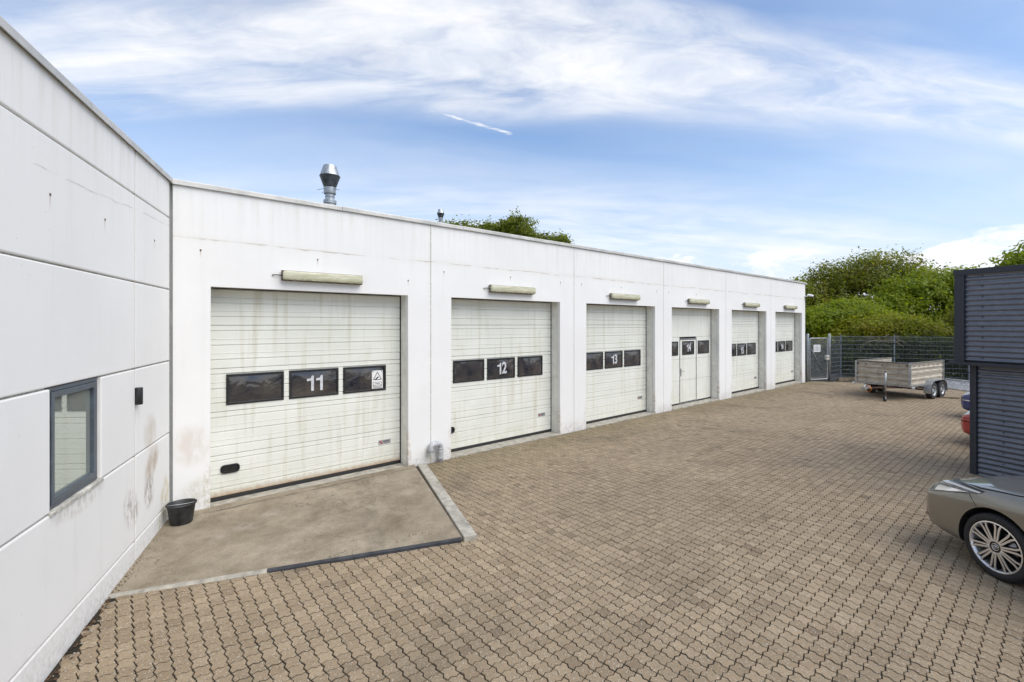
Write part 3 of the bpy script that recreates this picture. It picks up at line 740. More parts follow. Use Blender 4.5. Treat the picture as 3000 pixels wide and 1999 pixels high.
# warning notice inside the right hand pane of door 11
x0 = 3.50; b = MB(); b.box(x0, x0 + .205, YD - .0235, YD - .0215, 1.452, 1.775); b.build('warning_notice', 'print_white', d11)
b = MB(); cx_, yy = x0 + .1025, YD - .0245
def tri(r, z): return [(cx_ + r * math.sin(R(t)), z + r * math.cos(R(t))) for t in (0, 120, 240)]
o_, i_ = tri(.098, 1.655), tri(.076, 1.655)
for q in range(3):
    A = [b.b.verts.new((p[0], yy, p[1])) for p in (o_[q], o_[(q + 1) % 3], i_[(q + 1) % 3], i_[q])]; b.b.faces.new(A)
M_ = Matrix.Translation((cx_ - .01, yy, 1.635)) @ Matrix.Rotation(R(-40), 4, 'Y'); b.box(-.04, .04, -.0003, .0003, -.011, .011, rot=M_)
for (xa, xb, za, zb) in ((.02, .185, 1.560, 1.566), (.02, .185, 1.484, 1.490), (.02, .026, 1.49, 1.56), (.179, .185, 1.49, 1.56), (.02, .185, 1.463, 1.472), (.008, .03, 1.752, 1.768), (.175, .197, 1.752, 1.768)): b.box(x0 + xa, x0 + xb, yy - .0002, yy + .0002, za, zb)
b.build('notice_print', 'print_black', d11)
for t_, z in (('Trykflasker', 1.538), ('fjernes ved brand', 1.511)):
    o = link('notice_text', text_mesh(t_, .021, .0002, .0005), 'print_black', d11); o.rotation_euler = (R(90), 0, 0); o.location = (cx_, yy - .0005, z)

# ------------------------------------------------------------------ batten lights
ORD = ['eleven', 'twelve', 'thirteen', 'fourteen', 'fifteen', 'sixteen']
for k in range(6):
    xc = XJ[k] + .452 + OW / 2 + .01; zc_ = 3.345
    t = thing('batten_light', (xc, Y0, zc_), 'yellowed fluorescent batten light on the wall above door number %s' % ORD[k], 'wall light', 'batten lights above the doors')
    b = MB(); b.box(-.625, .625, -.045, -.002, -.072, .072, .01); b.build('housing', 'lamp_base', t)
    b = MB(); b.box(-.632, .632, -.052, -.040, -.079, .079, .004); b.build('gasket', 'lamp_rim', t)
    b = MB(); b.box(-.618, .618, -.125, -.050, -.068, .068, .022); b.build('diffuser', 'diffuser', t, sharp=35)
    for sx in (-.45, 0, .45):
        for sz in (-1, 1):
            b = MB(); b.box(sx - .012, sx + .012, -.066, -.036, sz * .076 - .006, sz * .076 + .006, .002); b.build('clip', 'lamp_base', t)
    b = MB(); b.tube([(-.62, -.03, 0), (-.70, -.03, .005), (-.74, -.02, 0), (-.745, .004, 0)], .008, 6); b.build('cable', 'black_plastic', t)

# black wall light and camera
p = LWp(1.205, 0, 1.818); ang_w = math.atan2(LN[1], LN[0])
t = thing('wall_light', p, 'black cylindrical up and down light on the angled white wall', 'wall light', rz=ang_w)
b = MB(); b.lathe([(.0001, -.092), (.052, -.092), (.055, -.088), (.055, .088), (.052, .092), (.0001, .092)], 28, 'z', (.04, 0, 0)); b.xform(Matrix.Diagonal((.66, .66, 1, 1))); b.build('cylinder_shade', 'black_plastic', t, sharp=40)
b = MB(); b.box(.001, .018, -.030, .030, -.085, .085, .004); b.build('wall_bracket', 'black_plastic', t)
b = MB(); b.lathe([(.0001, -.0945), (.024, -.0945), (.024, -.0925)], 20, 'z', (.03, 0, 0)); b.build('lens', 'headlight_clear', t)
t = thing('security_camera', (24.25, Y0 - .001, 3.90), 'small white security camera at the far end of the garage wall', 'camera')
b = MB(); b.lathe([(.0001, -.03), (.045, -.03), (.05, 0)], 16, 'y', cap=False); b.tube([(0, -.03, 0), (.03, -.10, -.01), (.08, -.13, .02)], .018, 8); b.build('bracket', 'cctv_white', t)
b = MB(); b.lathe([(.0001, -.04), (.045, -.04), (.055, 0), (.055, .22), (.05, .25), (.0001, .25)], 16, 'x'); b.xform(Matrix.Translation((.06, -.14, .05)) @ Matrix.Rotation(R(-25), 4, 'Z') @ Matrix.Rotation(R(8), 4, 'Y')); b.build('camera_body', 'cctv_white', t, sharp=40)

# roof ventilators
def ventilator(loc, sc, label, base_h):
    t = thing('roof_ventilator', loc, label, 'ventilator', 'roof ventilators')
    def S(pr): return [(r * sc, z * sc) for r, z in pr]
    h = base_h / sc
    b = MB(); b.lathe(S([(.16, 0), (.16, h), (.125, h), (.125, h + .26)]), 28, cap=False); b.build('duct', 'galvanised', t, sharp=30)
    b = MB(); b.lathe(S([(.172, h - .10), (.178, h - .09), (.178, h), (.172, h + .01), (.12, h + .01)]), 28, cap=False); b.build('collar', 'galvanised', t, sharp=30)
    b = MB(); b.lathe(S([(.128, h + .10), (.134, h + .105), (.134, h + .12), (.128, h + .125)]), 28, cap=False); b.build('ring', 'galvanised', t)
    b = MB(); b.lathe(S([(.12, h + .19), (.162, h + .19), (.165, h + .20), (.165, h + .32), (.172, h + .325), (.172, h + .345), (.165, h + .35), (.165, h + .37)]), 28, cap=False); b.build('sleeve', 'galvanised', t, sharp=30)
    b = MB(); b.lathe(S([(.165, h + .372), (.268, h + .66), (.285, h + .70), (.278, h + .705)]), 28, cap=False); b.build('lower_cone', 'galvanised_shaded', t, sharp=40)  # shade under the cowl painted in with the darker metal
    b = MB(); b.lathe(S([(.272, h + .708), (.178, h + .99), (.174, h + 1.0), (.168, h + .985), (.25, h + .71)]), 28, cap=False); b.build('upper_cone', 'galvanised', t, sharp=40)
    for a0 in (150, 205, -20):
        u = Vector((math.cos(R(a0 - 40)), math.sin(R(a0 - 40)), 0)) * sc
        b = MB(); b.tube([u * .16 + Vector((0, 0, (h + .335) * sc)), u * .34 + Vector((0, 0, (h + .27) * sc))], .006 * sc, 6); b.build('stay', 'galvanised_shaded', t)
    return t
p = at(966.5, 600, 12.1); ventilator((p[0], p[1], 4.24), .90, 'tall galvanised roof ventilator with double cone cowl above door 11', p[2] - 4.24 + .10)
p = at(1291, 657, 18.7); ventilator((p[0], p[1], 4.24), .53, 'small distant galvanised roof ventilator beside tree tops', p[2] - 4.24 + .05)
# overflow pipe between doors 11 and 12
t = thing('drain_pipe', (4.70, Y0 - .085, 0), 'short grey plastic drain pipe bend between doors 11 and 12', 'pipe')
arc = lambda cx, cz, r, a0, a1, n=8: [(cx + r * math.cos(R(a0 + (a1 - a0) * i / n)), 0, cz + r * math.sin(R(a0 + (a1 - a0) * i / n))) for i in range(n + 1)]
b = MB(); b.tube([(-.215, 0, .20), (-.215, 0, .28)] + arc(-.145, .29, .07, 180, 90) + [(-.09, 0, .36)], .052, 18); b.build('outlet_bend', 'pvc_white', t)
b = MB(); b.tube([(-.10, 0, .36), (-.07, 0, .36)] + arc(-.07, .29, .07, 90, 0) + [(0, 0, .26)], .048, 18); b.build('bend', 'pvc_white', t)
b = MB(); b.lathe([(.05, .19), (.057, .195), (.057, .215), (.052, .22), (.052, .245), (.057, .25), (.057, .268), (.05, .272)], 20); b.build('socket', 'pvc_white', t)
b = MB(); b.lathe([(.057, .195), (.057, .215), (.06, .225)], 20, 'z', (-.215, 0, .005), cap=False); b.build('socket', 'pvc_white', t)
b = MB(); b.lathe([(.046, -.1), (.046, .06), (.054, .065), (.056, .08), (.054, .09), (.054, .18), (.056, .19)], 20); b.build('riser', 'pvc', t)
# bucket
t = thing('bucket', (.66, 7.36, gzf(.66, 7.36) + .045), 'black plastic builders bucket in the corner of the walls', 'bucket'); t.scale = (.87, .87, .93)
b = MB(); b.lathe([(.0001, .0), (.128, .0), (.135, .012), (.168, .245), (.184, .255), (.188, .268), (.180, .275), (.166, .262), (.128, .02), (.0001, .018)], 32, sx=1.05, sy=.95); b.build('shell', 'bucket_plastic', t, sharp=40)
b = MB(); b.tube([(-.19, 0, .26), (-.15, -.03, .275), (-.05, -.05, .272), (.06, -.045, .262), (.15, -.02, .258), (.188, 0, .255)], .005, 6); b.build('handle', 'steel', t)
b = MB(); b.lathe([(.0001, .06), (.14, .06)], 24, cap=False); b.build('water', 'car_glass', t)

# ================================================================== GATE AND FENCE
def wpt(x, y): return Vector((x, y, gzf(x, y)))
G1, G2 = wpt(24.55, 7.66), wpt(25.72, 7.12); F2, F3, F4 = wpt(27.15, 7.03), wpt(28.55, 5.23), wpt(29.45, 2.74); F5 = wpt(30.2, .35); F6 = wpt(30.9, -2.0)
gate = thing('mesh_gate', G1, 'galvanised tube gate with wire mesh beside the end of the garage wall', 'gate', rz=math.atan2((G2 - G1).y, (G2 - G1).x))
GL = (G2 - G1).length; gz2 = G2.z - G1.z
for x, z in ((0, 0), (GL, gz2)):
    b = MB(); b.lathe([(.052, -.3), (.052, 2.20), (.045, 2.225), (.0001, 2.235)], 16, loc=(x, 0, z)); b.build('gate_post', 'galvanised', gate)
x0, x1, z0, z1 = .12, GL - .12, .10, 2.02; r = .07
fr = [(x0 + r, z0), (x1 - r, z0)]
pts = []
for cx_, cz_, a0 in ((x1 - r, z0 + r, -90), (x1 - r, z1 - r, 0), (x0 + r, z1 - r, 90), (x0 + r, z0 + r, 180)):
    for t in range(5): pts.append((cx_ + r * math.cos(R(a0 + t * 22.5)), 0, cz_ + r * math.sin(R(a0 + t * 22.5))))
b = MB(); b.tube(pts + [pts[0], pts[1]], .022, 10, cap=False); b.build('gate_frame', 'galvanised', gate)
b = MB(); n = int((z1 - z0) / .05)
for i in range(1, n): zz = z0 + (z1 - z0) * i / n; b.tube([(x0 + .02, 0, zz), (x1 - .02, 0, zz)], .0035, 4, cap=False)
for i in range(1, 20): xx = x0 + (x1 - x0) * i / 20; b.tube([(xx, .004, z0), (xx, .004, z1)], .0025, 4, cap=False)
tag(b.build('mesh_infill', 'galvanised', gate), kind='stuff')
b = MB(); b.tube([(x0 + .08, -.012, z1 - .5), (x1 - .1, -.012, z0 + .12)], .008, 6); b.build('brace', 'galvanised', gate)
b = MB(); b.box(x1 - .12, x1 + .06, -.05, .05, 1.0, 1.22, .008); b.build('lock_box', 'sill', gate)
b = MB(); b.tube([(x1 - .05, -.05, 1.13), (x1 - .05, -.09, 1.13), (x1 - .16, -.09, 1.13)], .01, 8); b.build('gate_handle', 'rusty', gate)
b = MB(); b.box(.33, .74, -.012, -.006, 1.38, 1.72); sg = b.build('notice_board', 'print_white', gate)
b = MB()
for zz in (1.66, 1.60, 1.55, 1.50, 1.45): b.box(.36, .71, -.0135, -.0125, zz - .008, zz + .004)
for xx in (.345, .535, .725): b.box(xx - .012, xx + .012, -.014, -.0125, 1.70, 1.71); b.box(xx - .012, xx + .012, -.014, -.0125, 1.39, 1.40)
b.box(.53, .54, -.0135, -.0125, 1.44, 1.67)
b.build('notice_lines', 'print_black', gate)
fence = thing('mesh_fence', F2, 'grey steel double rod mesh fence in front of the hedge', 'fence')
FP = [wpt(25.84, 7.10), F2, F3, F4, F5, F6]; o0 = F2
for k, p in enumerate(FP[1:]):
    b = MB(); b.box(-.03, .03, -.02, .02, -.3, 2.17, .003); M = Matrix.Translation(p - o0) @ Matrix.Rotation(.6 if k else .2, 4, 'Z')
    b.xform(M); b.build('fence_post', 'fence_steel', fence)
    for zz in (.5, 1.15, 1.75):
        b = MB(); b.box(-.036, .036, -.03, .03, zz, zz + .05, .004); b.xform(M); b.build('clamp', 'black_plastic', fence)
for A, Bv in zip(FP, FP[1:]):
    A, Bv = A - o0, Bv - o0; d = (Bv - A); L = d.length
    for i in range(11):
        zz = .06 + i * .203
        b = MB()
        for off in (-.006, .006):
            nrm = Vector((-d.y, d.x, 0)).normalized() * off
            b.tube([A + nrm + Vector((0, 0, zz)), Bv + nrm + Vector((0, 0, zz))], .0055, 5, cap=False)
        b.build('rod', 'fence_steel', fence)
    b = MB(); n = int(L / .05)
    for i in range(n + 1):
        q = A + d * (i / n); b.tube([q + Vector((0, 0, .04)), q + Vector((0, 0, 2.115))], .0024, 4, cap=False)
    tag(b.build('vertical_wires', 'fence_steel', fence), kind='stuff')
def beam(name, A, B_, w, h, m, label, cat):
    A, B_ = Vector(A), Vector(B_); d = B_ - A; o = thing(name, A, label, cat, rz=math.atan2(d.y, d.x)); 
    bpy.data.objects.remove(o)
    b = MB(); b.box(0, d.length, -w / 2, w / 2, 0, h, .008); o = b.build(name, m); o.location = A; o.rotation_euler = (0, 0, math.atan2(d.y, d.x))
    return tag(o, label, cat)
beam('timber_sleeper', wpt(26.0, 6.86), wpt(27.9, 5.75), .10, .14, 'timber', 'low timber edging beam under the fence beside the gate', 'timber')
beam('timber_plank', wpt(22.75, 2.88), wpt(23.0, 2.38), .06, .05, 'timber', 'short wooden plank lying by the trailer wheel', 'plank')

# leaning aluminium ramp by the fence
ra, rb = Vector((27.0, 3.45, 0)), Vector((25.9, 1.75, 0)); dd = rb - ra
t = thing('metal_ramp', (ra.x, ra.y, gzf(27, 3)), 'pale ribbed metal ramp leaning low against the fence', 'ramp', rz=math.atan2(dd.y, dd.x))
MR = Matrix.Rotation(R(-50), 4, 'X'); L = dd.length + .6
b = MB(); b.box(0, L, 0, .012, 0, .52); b.xform(MR); b.build('sheet', 'aluminium', t)
for i in range(26):
    xx = .03 + i * (L - .06) / 25; b = MB(); b.box(xx, xx + .035, -.022, -.001, .05, .47, .006); b.xform(MR @ Matrix.Shear('XZ', 4, (0, 0)) if False else MR); b.build('rib', 'aluminium', t)
for zz in (0, .48):
    b = MB(); b.box(-.02, L + .02, -.035, .02, zz, zz + .045, .004); b.xform(MR); b.build('rail', 'aluminium', t)
b = MB(); b.box(-.05, L + .02, -.42, -.34, 0, .07, .006); b.build('foot_rail', 'aluminium', t)

# ================================================================== TRAILER
TA = R(-10.5); TZ = gzf(21.8, 3.6)
tr = thing('box_trailer', (20.82, 3.39, TZ), 'open box trailer with weathered ribbed sides and tandem wheels by the fence', 'trailer', rz=TA)
TW, TLn, TB, TM, TT = 1.62, 2.78, .53, .93, 1.315          # x = length (rearwards), y = left
def ribboard(xa, ya, xb, yb, z0, z1, nrm, name='side_board'):
    A, B_ = Vector((xa, ya, 0)), Vector((xb, yb, 0)); n = Vector(nrm); h = z1 - z0
    pr = [(0, 0), (.012, .005), (.012, h * .16), (-.012, h * .23), (-.012, h * .42), (.014, h * .48), (.014, h * .58), (-.012, h * .66), (-.012, h * .86), (.012, h * .92), (.012, h - .005), (0, h), (-.025, h), (-.025, 0)]
    b = MB(); r0 = [b.b.verts.new(A + n * p + Vector((0, 0, z0 + q))) for p, q in pr]; r1 = [b.b.verts.new(B_ + n * p + Vector((0, 0, z0 + q))) for p, q in pr]
    k = len(pr)
    for i in range(k): b.b.faces.new([r0[i], r1[i], r1[(i + 1) % k], r0[(i + 1) % k]])
    b.b.faces.new(r0[::-1]); b.b.faces.new(r1); b.build(name, 'trailer_board', tr)
for z0, z1 in ((TB, TM - .004), (TM + .004, TT - .035)):
    ribboard(0, .03, 0, TW - .03, z0, z1, (-1, 0, 0), 'front_board')
    ribboard(.03, 0, TLn, 0, z0, z1, (0, -1, 0)); ribboard(.03, TW, TLn, TW, z0, z1, (0, 1, 0))
for (xa, xb, ya, yb) in ((-.02, .03, .03, TW - .03), (.03, TLn, -.02, .03), (.03, TLn, TW - .03, TW + .02)):
    b = MB(); b.box(xa, xb, ya, yb, TT - .035, TT + .012, .004); b.build('top_rail', 'timber_grey', tr)
    b = MB(); b.box(xa, xb, ya, yb, TB - .05, TB - .002, .004); b.build('bottom_rail', 'steel', tr)
for x, y in ((0, 0), (0, TW), (TLn, 0), (TLn, TW)):
    b = MB(); b.box(x - .032, x + .032, y - .032, y + .032, TB - .05, TT, .004); b.build('corner_post', 'steel', tr)
for x, y, nx_ in [(-.016, .3 + .5 * i, 0) for i in range(3)] + [(.3 + .4 * i, -.016, 1) for i in range(6)]:
    b = MB(); b.lathe([(.0001, -.012), (.02, -.011), (.022, 0)], 10, 'x' if not nx_ else 'y', (x, y, TT - .12), cap=False); b.build('tie_button', 'black_plastic', tr)
for y in (.06, TW - .06):
    b = MB(); b.lathe([(.0001, -.04), (.028, -.038), (.03, 0)], 12, 'x', (-.02, y, TT - .09), cap=False); b.build('latch', 'rusty', tr)
b = MB(); b.box(0, TLn, .02, TW - .02, TB - .03, TB + .002); b.build('floor', 'timber_grey', tr)
b = MB(); b.box(.05, TLn - .05, .25, .33, TB - .12, TB - .032, .004); b.box(.05, TLn - .05, TW - .33, TW - .25, TB - .12, TB - .032, .004); b.build('chassis', 'rusty', tr)
for x in (1.45, 2.17):
    b = MB(); b.box(x - .03, x + .03, .05, TW - .05, .27, .33, .004); b.build('axle', 'rusty', tr)
b = MB(); b.tube([(.4, .30, TB - .09), (-.95, TW / 2 + .02, .43)], .035, 8); b.tube([(.4, TW - .30, TB - .09), (-.95, TW / 2 + .04, .43)], .035, 8); b.build('drawbar', 'rusty', tr)
b = MB(); b.box(-1.32, -.93, TW / 2 - .03, TW / 2 + .09, .41, .49, .012); b.tube([(-1.30, TW / 2 + .03, .47), (-1.15, TW / 2 + .03, .56), (-.95, TW / 2 + .03, .53)], .018, 8); b.build('coupling', 'steel', tr)
b = MB(); b.lathe([(.10, -.012), (.115, 0), (.10, .012)], 20, 'x', (-1.0, TW / 2 + .02, .42), cap=False); b.build('safety_cable', 'lamp_orange', tr)
jx_, jy_ = -.62, .46
b = MB(); b.tube([(jx_, jy_, .35), (jx_, jy_, .98)], .026, 10); b.build('jockey_tube', 'galvanised', tr)
b = MB(); b.tube([(jx_, jy_, .20), (jx_, jy_, .40)], .020, 10); b.tube([(jx_ - .05, jy_ - .05, .11), (jx_ - .05, jy_ - .05, .2), (jx_, jy_, .24)], .012, 8); b.build('jockey_fork', 'rusty', tr)
b = MB(); b.tube([(jx_, jy_, .98), (jx_, jy_, 1.02), (jx_ - .07, jy_, 1.03)], .014, 8); b.build('jockey_crank', 'black_plastic', tr)
b = MB(); b.tube([(jx_, jy_, .47), (-.45, .60, .46)], .02, 8); b.build('jockey_clamp', 'rusty', tr)
b = MB(); b.lathe([(.05, -.03), (.09, -.03), (.105, -.02), (.105, .02), (.09, .03), (.05, .03)], 20, 'y', (jx_ - .05, jy_ - .01, .105)); w_ = b.build('jockey_wheel', 'tyre', tr)
b = MB(); b.lathe([(.0001, -.034), (.055, -.031), (.055, .031), (.0001, .034)], 16, 'y', (jx_ - .05, jy_ - .01, .105)); b.build('jockey_hub', 'galvanised', tr)
for y in (-.09, TW + .09):
    b = MB(); b.box(-.03, .0, y - .05, y + .03, TB - .085, TB - .02, .006); b.build('marker_lamp', 'lamp_white', tr)
def wheel(parent, loc, r, w, rim_r, side, style, rz=0):          # side: -1 outer face towards -axis
    b = MB(); prof = [(rim_r, -w * .42), (rim_r + .012, -w * .5), (r * .93, -w * .5), (r * .985, -w * .42), (r, -w * .25), (r, w * .25), (r * .985, w * .42), (r * .93, w * .5), (rim_r + .012, w * .5), (rim_r, w * .42)]
    b.lathe(prof, 48, 'x', cap=False)
    if style == 'alloy':
        for k in range(60):
            a = 2 * math.pi * k / 60
            M = Matrix.Rotation(a, 4, 'X'); b.box(-w * .40, w * .40, -.004, .004, r * .99, r + .004, rot=M)
    ty = b.build('wheel', 'tyre', parent); ty.location = loc; ty.rotation_euler = (0, 0, rz)
    b = MB(); o = side * w * .5
    b.lathe([(rim_r + .004, o * .98), (rim_r - .006, o), (rim_r - .016, o * .92), (rim_r - .03, o * .3), (rim_r - .035, -o * .8)], 40, 'x', cap=False)
    if style == 'alloy':
        b.build('rim', 'alloy', ty, sharp=40)
        b = MB(); b.lathe([(.0001, o * .12), (rim_r - .035, o * .10)], 32, 'x', cap=False); b.build('brake_backing', 'alloy_dark', ty)
        b = MB(); b.lathe([(.0001, o * .2), (rim_r * .62, o * .2), (rim_r * .62, o * .3), (.0001, o * .3)], 32, 'x', cap=False); b.build('brake_disc', 'steel', ty)
        for k in range(10):
            M = Matrix.Rotation(2 * math.pi * k / 10 + .1, 4, 'X')
            bs = MB(); bd = MB()
            for sgn in (-1, 1):
                p0 = (sgn * .0095, .052); p1 = (sgn * .0175, rim_r * .80); p2 = (sgn * .030, rim_r - .012)
                for (a0, r0), (a1, r1) in ((p0, p1), (p1, p2)):
                    hw = .0088
                    for mb, xa, xb, ex in ((bs, o * .90, o * .96, 0), (bd, o * .45, o * .90, .003)):
                        vs = [mb.b.verts.new(M @ Vector((x, y, z))) for x in (xa, xb) for (y, z) in ((a0 - hw - ex, r0), (a0 + hw + ex, r0), (a1 + hw + ex, r1), (a1 - hw - ex, r1))]
                        for f in ((0, 1, 2, 3), (7, 6, 5, 4), (0, 4, 5, 1), (1, 5, 6, 2), (2, 6, 7, 3), (3, 7, 4, 0)): mb.b.faces.new([vs[i] for i in f])
            bs.build('spoke', 'alloy', ty); bd.build('spoke_side', 'alloy_dark', ty)
        b = MB(); b.lathe([(.0001, o * .93), (.05, o * .93), (.055, o * .88), (.06, o * .4)], 24, 'x', cap=False); b.build('hub', 'alloy_dark', ty, sharp=35)
        b = MB()
        for k in range(5):
            a = 2 * math.pi * (k + .4) / 5; b.lathe([(.0001, o * .98), (.009, o * .97), (.010, o * .7)], 10, 'x', (0, .058 * 1.12 * math.sin(a), .058 * 1.12 * math.cos(a)), cap=False)
        b.build('lug_nut', 'alloy', ty)
        b = MB(); b.lathe([(.030, o * .935), (.033, o * .96), (.036, o * .935)], 24, 'x', cap=False)
        for sy_, sz_, dz_ in ((.026, .017, 0), (.009, .016, .0), (.018, .007, .008)):
            ring = [(o * .955, sy_ * math.cos(R(q)), dz_ + sz_ * math.sin(R(q))) for q in range(0, 361, 20)]; b.tube(ring, .0022, 5, cap=False)
        b.build('centre_emblem', 'chrome', ty)
    else:
        b.lathe([(.0001, o * .75), (.04, o * .78), (.06, o * .62), (rim_r * .72, o * .55), (rim_r - .03, o * .85), (rim_r - .02, o * .9)], 32, 'x', cap=False)
        b.build('rim', 'hubcap', ty, sharp=35)
        b = MB()
        for k in range(8):
            M = Matrix.Rotation(2 * math.pi * k / 8, 4, 'X'); b.box(min(o * .60, o * .74), max(o * .60, o * .74), -.018, .018, rim_r * .42, rim_r * .78, .006, rot=M)
        b.build('slots', 'alloy_dark', ty)
    return ty
for x in (1.45, 2.17):
    wheel(tr, (x, -.10, .29), .295, .165, .175, -1, 'steel', R(90)); wheel(tr, (x, TW + .10, .29), .295, .165, .175, 1, 'steel', R(90))
for y0, y1 in ((-.21, .0), (TW, TW + .21)):
    b = MB(); out_ = [(1.08, .22), (1.07, .35), (1.12, .52), (1.26, .63), (1.45, .665), (2.17, .665), (2.36, .63), (2.50, .52), (2.55, .35), (2.54, .24)]
    inn = [(p[0] + (.015 if p[0] < 1.3 else -.015 if p[0] > 2.3 else 0), p[1] - .012) for p in out_]
    b.poly(out_ + inn[::-1], 'y', y0, y1, .003); b.build('mudguard', 'galvanised', tr)

# ================================================================== GREY CLAD BUILDING
K0 = wpt(11.42, 1.03); ka = math.atan2(-LD[1], -LD[0])
cb = thing('clad_structure', K0, 'dark grey two tier structure clad in horizontal corrugated metal', 'building', rz=ka)
# local x runs along the visible face, local y away from the viewer (+)
def corr(z0, z1, xa, xb, yf, pitch, name='corrugated_sheet'):
    b = MB(); n = int(round((z1 - z0) / pitch)); prof = []
    for i in range(n * 8 + 1):
        ph = i / 8; prof.append((yf - .021 * (.5 + .5 * math.cos(2 * math.pi * ph)) ** .8 , z0 + (z1 - z0) * ph / n))
    A = [b.b.verts.new((xa, y, z)) for y, z in prof]; B_ = [b.b.verts.new((xb, y, z)) for y, z in prof]
    for i in range(len(A) - 1): b.b.faces.new([A[i], B_[i], B_[i + 1], A[i + 1]]).smooth = True
    return b.build(name, 'cladding', cb)
W1 = 4.2; D1 = 1.9; ZB, ZM, ZT = -.1, 1.90, 3.545
b = MB(); b.box(.02, W1, .02, D1, -.2, ZM); b.build('lower_core', 'clad_trim', cb)
b = MB(); b.box(-.10, W1, -.10, D1 + .1, ZM + .06, ZT); b.build('upper_core', 'clad_trim', cb)
corr(ZB, ZM - .02, .09, W1, .004, .0875); corr(ZM + .085, ZT - .075, -.03, W1, -.115, .0875)
for o_s, sh in ((corr(ZB, ZM - .02, -D1, -.03, .004, .0875), 0), (corr(ZM + .085, ZT - .075, -D1 - .05, .0, -.115, .0875), 1)):
    o_s.data.transform(Matrix.Rotation(R(-90), 4, 'Z'))
b = MB(); b.box(-.005, .085, -.045, .02, -.15, ZM, .004); b.build('corner_trim', 'clad_trim', cb)
b = MB(); b.box(-.165, -.025, -.165, -.10, ZM + .05, ZT - .005, .004); b.build('corner_trim', 'clad_trim', cb)
b = MB(); b.box(-.175, W1, -.175, D1 + .15, ZT - .08, ZT + .015, .004); b.build('roof_trim', 'clad_trim', cb)
b = MB(); b.box(-.235, W1, -.20, D1 + .15, ZM - .005, ZM + .052, .004); b.build('ledge', 'clad_trim', cb)
for zz in np.arange(.1, 1.8, .175):
    b = MB(); b.lathe([(.0001, -.022), (.008, -.020), (.009, -.012)], 8, 'y', (.42, .002, float(zz)), cap=False); b.build('screw', 'clad_trim', cb)
for zz in np.arange(2.03, 3.45, .175):
    b = MB(); b.lathe([(.0001, -.022), (.008, -.020), (.009, -.012)], 8, 'y', (.20, -.116, float(zz)), cap=False); b.build('screw', 'clad_trim', cb)

